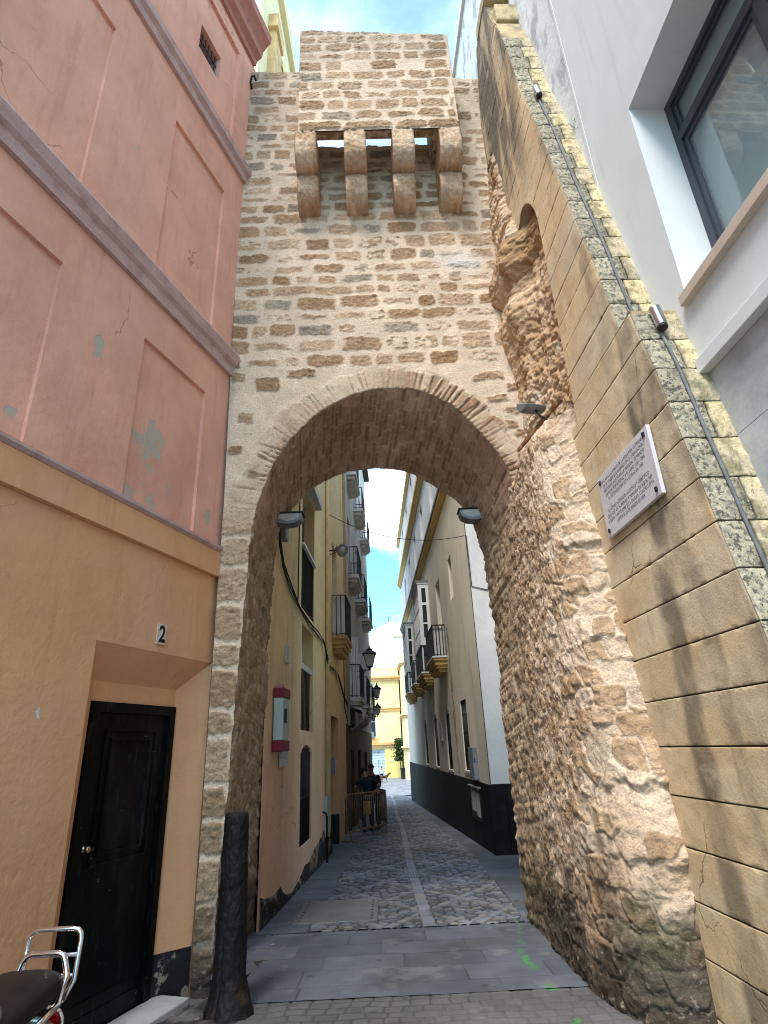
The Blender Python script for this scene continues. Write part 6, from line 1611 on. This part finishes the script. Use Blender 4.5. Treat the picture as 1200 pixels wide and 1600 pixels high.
# broken render lump and kerb stones at the foot of the pier
Xg, Yg = np.meshgrid(np.linspace(-3.4, -1.1, 170), np.linspace(1.5, 7.75, 330))
wall = np.interp(Yg, [0, 6.4], [-3.99, -1.88]); dw = Xg - wall
low = sst(.62, .25, dw)                                             # a sunk strip runs along the foot of the house
hz = gzv(Yg) - .012 - .17 * low + .03 * sst(.0, .8, fbm(Xg * 3, Yg * 3, None, 4, 8)) * sst(-1.15, -1.4, Xg) + .022 * fbm(Xg * 12, Yg * 12, None, 4, 12)
cc = mixc(np.array(S(84, 82, 80)) * .5, np.array(S(150, 146, 140)) * .55, sst(-.2, .4, fbm(Xg * 5, Yg * 5, None, 4, 14)))
gridmesh('broken_paving', np.stack([Xg, Yg, hz], -1), cc, m_masonry, kind='structure')

# ================================================================ scooter, rear end toward the arch
m_seat = MAT('brown_vinyl', (.016, .010, .008), .6, var=.2, vs=8, fine=.1, bump=.12, bs=90, spec=.18)
m_seam = MAT('seat_piping', (.05, .035, .03), .6, bump=0)
m_body = MAT('scooter_paint', S(70, 50, 50), .25, var=.05, fine=0, bump=0, spec=.6, coat=.6)
m_redlens = MAT('red_lens', S(120, 12, 16), .15, var=.05, bump=0)
m_tyre = MAT('tyre_rubber', (.015, .015, .015), .85, bump=.2)
sct = thing('scooter', 'brown scooter with dark seat and folding chrome luggage rack parked by the orange wall', 'scooter', (-1.50, 2.3, gz(2.3)))
def loftx(mb, secs, seg=20, power=2.4):
    """secs: (y, z centre, half width, half height) -> closed superellipse loft along y around x = XC"""
    R = []
    for y, z, hw, hh in secs:
        r = []
        for k in range(seg):
            a = 2 * math.pi * k / seg; ca, sa = math.cos(a), math.sin(a)
            r.append(mb.bm.verts.new((XC + hw * math.copysign(abs(ca) ** (2 / power), ca), y, z + hh * math.copysign(abs(sa) ** (2 / power), sa))))
        R.append(r)
    for A, B in zip(R, R[1:]):
        for k in range(seg): f = mb.bm.faces.new((A[k], A[(k + 1) % seg], B[(k + 1) % seg], B[k])); f.smooth = True
    mb.bm.faces.new(R[0][::-1]); mb.bm.faces.new(R[-1])
XC = -1.52
def scooter():
    y = 3.02; g = gz(2.5)
    mb = MB(); loftx(mb, [(y - .02, .78, .03, .02), (y - .04, .785, .125, .050), (y - .12, .79, .155, .066), (y - .32, .79, .165, .070), (y - .48, .775, .155, .062), (y - .56, .77, .135, .058), (y - .70, .755, .12, .062), (y - .84, .745, .085, .06), (y - .93, .74, .04, .035)], 24, 2.6); mb.build('seat', m_seat, sct)
    mb = MB(); mb.tube([(XC + .145 * math.cos(a), y - .56 + .13 * math.sin(a) * 1.2, .79 + .045 * abs(math.sin(a)) + .01) for a in np.linspace(-.2, math.pi + .2, 24)], .005, 6); mb.build('seat_piping', m_seam, sct)
    # body: flared rear cowls, tail, floor, leg shield, front fender
    mb = MB(); loftx(mb, [(y + .14, .50, .03, .05), (y + .08, .52, .10, .10), (y - .05, .53, .155, .15), (y - .25, .52, .20, .18), (y - .5, .50, .205, .19), (y - .75, .47, .16, .17), (y - .92, .40, .12, .12), (y - 1.0, .30, .12, .04), (y - 1.32, .26, .14, .03), (y - 1.38, .26, .13, .025)], 24, 2.5); mb.build('body', m_body, sct)
    mb = MB(); loftx(mb, [(y - 1.36, .60, .20, .34), (y - 1.40, .62, .21, .36), (y - 1.44, .64, .18, .36), (y - 1.46, .64, .10, .33)], 24, 3); mb.build('leg_shield', m_body, sct)
    mb = MB(); loftx(mb, [(y - 1.30, 1.02, .06, .05), (y - 1.38, 1.04, .11, .075), (y - 1.47, 1.03, .09, .07), (y - 1.52, 1.02, .05, .05)], 20, 2.2); mb.build('headset', m_body, sct)
    mb = MB(); mb.tube([(XC - .32, y - 1.28, 1.04), (XC - .1, y - 1.38, 1.05), (XC + .1, y - 1.38, 1.05), (XC + .32, y - 1.28, 1.04)], .016, 8); mb.build('handlebar', m_chrome, sct)
    for sx_ in (-1, 1):
        mb = MB(); mb.tube([(XC + sx_ * .22, y - 1.325, 1.043), (XC + sx_ * .345, y - 1.265, 1.039)], .021, 8); mb.build('grip', m_tyre, sct)
    for yc, r in ((y - .12, .21), (y - 1.55, .21)):
        mb = MB(); n = 28; mb.tube([(XC, yc + r * .8 * math.cos(a), g + r + r * .8 * math.sin(a)) for a in np.linspace(0, 2 * math.pi, n, endpoint=False)], r * .22, 10, closed=True); wl = mb.build('wheel', m_tyre, sct)
        mb = MB(); mb.lathe((XC - .035, yc, g + r), [(.03, 0), (r * .62, .005), (r * .62, .065), (.03, .07)], 20, (1, 0, 0)); mb.build('rim', m_greymetal, wl)
    mb = MB(); loftx(mb, [(y - 1.32, .36, .05, .03), (y - 1.45, .43, .085, .06), (y - 1.62, .42, .085, .06), (y - 1.76, .33, .06, .04)], 18, 2.2); mb.build('front_fender', m_body, sct)
    # tail lamp with its chrome surround, number plate holder
    mb = MB(); loftx(mb, [(y + .10, .60, .06, .045), (y + .16, .60, .055, .042), (y + .175, .60, .04, .03)], 18, 2.6); mb.build('tail_light', m_redlens, sct)
    mb = MB(); mb.tube([(XC + .068 * math.cos(a), y + .12, .60 + .052 * math.sin(a)) for a in np.linspace(0, 2 * math.pi, 26, endpoint=False)], .010, 8, closed=True); mb.build('lamp_surround', m_chrome, sct)
    # chrome cowl protector rail
    mb = MB()
    for sx_ in (-1, 1): mb.tube([(XC + sx_ * .10, y + .11, .58), (XC + sx_ * .17, y + .10, .53), (XC + sx_ * .215, y - .02, .50), (XC + sx_ * .245, y - .25, .48), (XC + sx_ * .245, y - .55, .44), (XC + sx_ * .20, y - .72, .36)], .011, 8)
    mb.build('cowl_guard', m_chrome, sct)
    # grab rail round the seat
    mb = MB(); mb.tube([(XC + .165, y - .40, .715), (XC + .165, y - .15, .74), (XC + .112, y + .015, .79), (XC + .092, y + .022, .845), (XC + .080, y + .026, .864), (XC + .055, y + .028, .872), (XC - .055, y + .028, .872), (XC - .080, y + .026, .864), (XC - .092, y + .022, .845), (XC - .112, y + .015, .79), (XC - .165, y - .15, .74), (XC - .165, y - .40, .715)], .012, 8); mb.build('grab_rail', m_chrome, sct)
    # folded up luggage rack
    mb = MB(); yr = y + .075; w_ = .118
    lo = [(XC - w_ * .8, yr - .03, .70), (XC - w_, yr, .76), (XC - w_, yr + .02, .905), (XC - w_ * .95, yr + .022, .928), (XC - w_ * .82, yr + .022, .942), (XC - w_ * .6, yr + .022, .946), (XC + w_ * .6, yr + .022, .946), (XC + w_ * .82, yr + .022, .942), (XC + w_ * .95, yr + .022, .928), (XC + w_, yr + .02, .905), (XC + w_, yr, .76), (XC + w_ * .8, yr - .03, .70)]
    mb.tube(lo, .0105, 10)
    for z in (.775, .850): mb.tube([(XC - w_, yr + .008, z), (XC + w_, yr + .008, z)], .0075, 8)
    mb.tube([(XC - w_ * .8, yr - .03, .70), (XC - .05, yr - .05, .67), (XC + .05, yr - .05, .67), (XC + w_ * .8, yr - .03, .70)], .0105, 8)
    mb.build('luggage_rack', m_chrome, sct)
    mb = MB(); mb.box(XC - .05, XC + .05, yr - .06, yr - .035, .64, .70, bev=.01); mb.build('rack_hinge', m_chrome, sct)
    mb = MB(); mb.tube([(XC + .16, y - .45, .24), (XC + .2, y - .62, g + .02)], .014, 6); mb.tube([(XC - .16, y - .45, .24), (XC - .2, y - .62, g + .02)], .014, 6); mb.build('stand', m_greymetal, sct)
scooter()
sct.location.z -= .045; sct.location.y += .03
# ================================================================ people and dog
m_skin = MAT('skin', S(150, 104, 82), .6, var=.06, fine=0, bump=0, spec=.3)
m_skin2 = MAT('skin_ruddy', S(158, 84, 66), .6, var=.06, fine=0, bump=0)
m_navy = MAT('navy_cotton', (.012, .013, .020), .9, var=.2, bump=.3, bs=25)
m_jeans = MAT('dark_denim', (.030, .036, .052), .9, var=.2, bump=.3, bs=25)
m_blackcloth = MAT('black_cotton', (.012, .012, .013), .9, var=.2, bump=.2)
m_whitecloth = MAT('white_cotton', (.7, .7, .7), .9, var=.06, bump=.2)
m_hair = MAT('dark_hair', (.018, .013, .010), .7, var=.2, bump=.4, bs=60)
m_shoe = MAT('dark_shoe', (.014, .014, .015), .6, bump=.1)

def skin_mesh(name, verts, edges, radii, mat, parent, sub=2, root=0):
    me = bpy.data.meshes.new(name); me.from_pydata([tuple(v) for v in verts], edges, [])
    ob = bpy.data.objects.new(name, me); COL.objects.link(ob)
    md = ob.modifiers.new('skin', 'SKIN'); md.use_smooth_shade = True; md.branch_smoothing = .6
    sv = me.skin_vertices[0].data
    for i, r in enumerate(radii):
        sv[i].radius = (r, r) if not isinstance(r, tuple) else r
        sv[i].use_root = (i == root)
    ms = ob.modifiers.new('sub', 'SUBSURF'); ms.levels = sub; ms.render_levels = sub
    dg = bpy.context.evaluated_depsgraph_get(); m2 = bpy.data.meshes.new_from_object(ob.evaluated_get(dg))
    bpy.data.objects.remove(ob); bpy.data.meshes.remove(me)
    for p in m2.polygons: p.use_smooth = True
    m2.materials.clear(); m2.materials.append(mat); m2.name = name
    return link_mesh(name, m2, parent)

class Sk:
    def __init__(s): s.v = []; s.e = []; s.r = []
    def add(s, p, r, to=None):
        s.v.append(Vector(p)); s.r.append(r); i = len(s.v) - 1
        if to is not None: s.e.append((to, i))
        return i
    def chain(s, pts, to):
        for p, r in pts: to = s.add(p, r, to)
        return to

def person(loc, face, h, J, label, shirt, trousers, skin, hair=None, cap=None, shorts=False, sleeves=True):
    """J: joints in a 1 m = 1 unit body frame (x right of the body, y ahead, z up) for a 1.75 m person"""
    k = h / 1.75; c, s_ = math.cos(face), math.sin(face)
    def T(p): x, y, z = p; return Vector((loc[0] + k * (x * c - y * s_), loc[1] + k * (x * s_ + y * c), loc[2] + k * z))
    root = thing('person', label, 'person', loc)
    b = Sk(); pel = b.add(T(J['pelvis']), .115 * k)
    ch = b.chain([(T(J['waist']), .105 * k), (T(J['chest']), .125 * k), (T(J['neck']), .055 * k)], pel)
    b.chain([(T(J['head0']), .072 * k), (T(J['head']), .088 * k), (T(J['crown']), .070 * k)], ch)
    hands = {}
    for sd in 'LR':
        a = b.chain([(T(J['sh' + sd]), .058 * k), (T(J['el' + sd]), .040 * k), (T(J['wr' + sd]), .026 * k)], pel + 2)
        w_, e_ = T(J['wr' + sd]), T(J['el' + sd]); d = (w_ - e_).normalized(); pv = d.orthogonal().normalized()
        pm = b.add(w_ + d * .05 * k, .030 * k, a)
        for f, ln in ((-.024, .075), (-.008, .088), (.008, .084), (.024, .066)):
            q = w_ + d * .085 * k + pv * f * k; i = b.add(q, .0095 * k, pm); i = b.add(q + d * ln * .5 * k, .0085 * k, i); b.add(q + d * ln * k + d.cross(pv) * .015 * k, .007 * k, i)
        i = b.add(w_ + d * .045 * k + pv * .042 * k, .011 * k, pm); b.add(w_ + d * .085 * k + pv * .06 * k, .009 * k, i)
        l = b.chain([(T(J['hip' + sd]), .088 * k), (T(J['kn' + sd]), .056 * k), (T(J['an' + sd]), .038 * k)], pel)
        an = T(J['an' + sd]); fw = T((0, 1, 0)) - T((0, 0, 0)); fw.normalize()
        b.chain([(an + fw * .08 * k + Vector((0, 0, -.045 * k)), .034 * k), (an + fw * .17 * k + Vector((0, 0, -.055 * k)), .026 * k)], l)
    # nose and ears grow from the head
    hd = T(J['head']); fw = (T(J['face']) - hd).normalized(); rt = fw.cross(Vector((0, 0, 1))).normalized()
    skin_mesh('body', b.v, b.e, b.r, skin, root)
    fm = MB()
    fm.blob(tuple(hd + fw * .088 * k + Vector((0, 0, -.01 * k))), (.014 * k, .02 * k, .022 * k), 1)
    for q in (-1, 1): fm.blob(tuple(hd + rt * q * .083 * k - Vector((0, 0, .005))), (.012 * k, .02 * k, .03 * k), 1)
    fm.build('face_features', skin, root)
    # clothes: their own slightly larger shells
    t = Sk(); p0 = t.add(T(J['pelvis']) + Vector((0, 0, .0)), .135 * k); t.chain([(T(J['waist']), .125 * k), (T(J['chest']), .148 * k), (T(J['neck']) - (T(J['neck']) - T(J['chest'])) * .25, .075 * k)], p0)
    for sd in 'LR':
        sh, el, wr = T(J['sh' + sd]), T(J['el' + sd]), T(J['wr' + sd])
        if sleeves: t.chain([(sh, .075 * k), (sh.lerp(el, .8), .058 * k)], 2)
        else: t.chain([(sh, .075 * k), (el, .055 * k), (el.lerp(wr, .85), .042 * k)], 2)
    skin_mesh('shirt', t.v, t.e, t.r, shirt, root)
    t = Sk(); p0 = t.add(T(J['pelvis']) + Vector((0, 0, .02 * k)), .132 * k)
    for sd in 'LR':
        hp, kn, an = T(J['hip' + sd]), T(J['kn' + sd]), T(J['an' + sd])
        t.chain([(hp, .105 * k), (kn.lerp(hp, .15), .078 * k)] + ([] if shorts else [(kn, .074 * k), (an.lerp(kn, .1), .060 * k)]), p0)
    skin_mesh('shorts' if shorts else 'trousers', t.v, t.e, t.r, trousers, root)
    for sd in 'LR':
        an = T(J['an' + sd]); f2 = (T((0, 1, 0)) - T((0, 0, 0))).normalized(); z0 = Vector((0, 0, -.05 * k)); q = Sk()
        i = q.add(an - f2 * .04 * k + z0, .044 * k); q.chain([(an + f2 * .07 * k + z0, .047 * k), (an + f2 * .18 * k + z0 * 1.15, .036 * k)], i); skin_mesh('shoe', q.v, q.e, q.r, m_shoe, root, 1)
    up = (T(J['crown']) - hd).normalized()
    if cap:
        mb = MB(); mb.blob(tuple(hd + up * .035 * k), (.105 * k, .105 * k, .085 * k), 2); o1 = hd + up * .03 * k + fw * .14 * k
        mb.blob(tuple(o1), (.075 * k, .085 * k, .014 * k), 2); mb.build('cap', cap, root)
    elif hair:
        mb = MB(); mb.blob(tuple(hd + up * .03 * k - fw * .015 * k), (.098 * k, .098 * k, .085 * k), 2, .1); mb.build('hair', hair, root)
    return root

g1 = gz(18.9)
J1 = dict(pelvis=(0, 0, .95), waist=(0, .04, 1.10), chest=(0, .14, 1.34), neck=(0, .24, 1.50), head0=(0, .30, 1.57), head=(0, .345, 1.635), crown=(0, .36, 1.71), face=(0, .44, 1.58),
    shL=(-.20, .16, 1.42), elL=(-.40, .12, 1.20), wrL=(-.20, .28, 1.06), shR=(.20, .16, 1.42), elR=(.42, .02, 1.22), wrR=(.20, .10, 1.00),
    hipL=(-.10, 0, .88), knL=(-.13, .06, .50), anL=(-.13, .0, .085), hipR=(.10, 0, .88), knR=(.11, .05, .50), anR=(.12, -.03, .085))
person((-.52, 18.95, g1), .35, 1.72, J1, 'worker in dark shirt and cap leaning over behind the rusty barrier, hand on hip', m_navy, m_jeans, m_skin, None, m_navy)
J2 = dict(pelvis=(0, 0, .95), waist=(0, .02, 1.10), chest=(0, .05, 1.36), neck=(0, .09, 1.53), head0=(0, .12, 1.60), head=(0, .14, 1.665), crown=(0, .145, 1.75), face=(0, .24, 1.64),
    shL=(-.20, .06, 1.45), elL=(-.27, .08, 1.17), wrL=(-.16, .26, 1.02), shR=(.20, .06, 1.45), elR=(.27, .06, 1.17), wrR=(.22, .22, .96),
    hipL=(-.10, 0, .88), knL=(-.12, .03, .48), anL=(-.12, -.02, .085), hipR=(.10, 0, .88), knR=(.12, .03, .48), anR=(.12, -.02, .085))
person((-.36, 19.75, gz(19.75)), 2.6, 1.80, J2, 'ruddy faced bareheaded worker in black standing just behind the man with the cap', m_blackcloth, m_jeans, m_skin2, m_hair, None, False, False)
J3 = dict(J2); J3.update(knL=(-.12, .12, .50), anL=(-.12, .16, .10), knR=(.12, -.02, .48), anR=(.12, -.22, .12), wrL=(-.26, .12, .93), elL=(-.27, .02, 1.17))
person((-.32, 62, gz(62)), -.2, 1.40, J3, 'small distant walker in white top and black shorts in the square', m_whitecloth, m_blackcloth, m_skin, m_hair, None, True)
def dog(x, y, label):
    z = gz(y); t = thing('dog', label, 'dog', (x, y, z)); b = Sk(); P = lambda a, q, h: (x + a, y + q, z + h)
    m_dog = MAT('dog_coat', S(96, 66, 44), .9, var=.4, vs=4, bump=.3, stains=[(S(30, 26, 24), .9, (5, 5, 5), .45, .55)])
    ch = b.add(P(.0, 0, .50), .15); i = b.chain([(P(-.25, 0, .50), .13), (P(-.45, 0, .52), .12)], ch); b.chain([(P(-.60, 0, .60), .04), (P(-.75, 0, .72), .03)], i)
    n = b.chain([(P(.18, 0, .56), .13), (P(.30, 0, .70), .085)], ch); hd = b.chain([(P(.38, 0, .78), .085), (P(.50, 0, .75), .05), (P(.57, 0, .73), .038)], n)
    for s_ in (-1, 1):
        b.chain([(P(.10, s_ * .08, .38), .06), (P(.12, s_ * .08, .18), .035), (P(.14, s_ * .08, .03), .032), (P(.19, s_ * .08, .02), .026)], ch)
        b.chain([(P(-.42, s_ * .08, .36), .075), (P(-.36, s_ * .08, .28), .05), (P(-.50, s_ * .08, .18), .034), (P(-.47, s_ * .08, .03), .030), (P(-.42, s_ * .08, .02), .026)], i)
        b.chain([(P(.36, s_ * .05, .86), .03), (P(.35, s_ * .07, .93), .012)], n + 1)
    skin_mesh('body', b.v, b.e, b.r, m_dog, t, 1)
dog(.05, 61.5, 'brown and black dog walking beside the distant person in the square')
GROUPS = {'street_lantern': 'black lanterns along the left wall', 'floodlight': 'grey floodlights on the old gate', 'spotlight': 'steel tube spotlights on the leaning wall end',
          'conduit': 'grey conduits on the leaning wall end', 'manhole_cover': 'manhole covers on the gutter line', 'crowd_barrier': 'crowd barriers round the works', 'wall_cable': 'thin cables clipped to the alley walls'}
for o in list(SC.objects):
    k = o.name.split('.')[0]
    if o.parent is None and k in GROUPS: o['group'] = GROUPS[k]
bpy.context.view_layer.update()
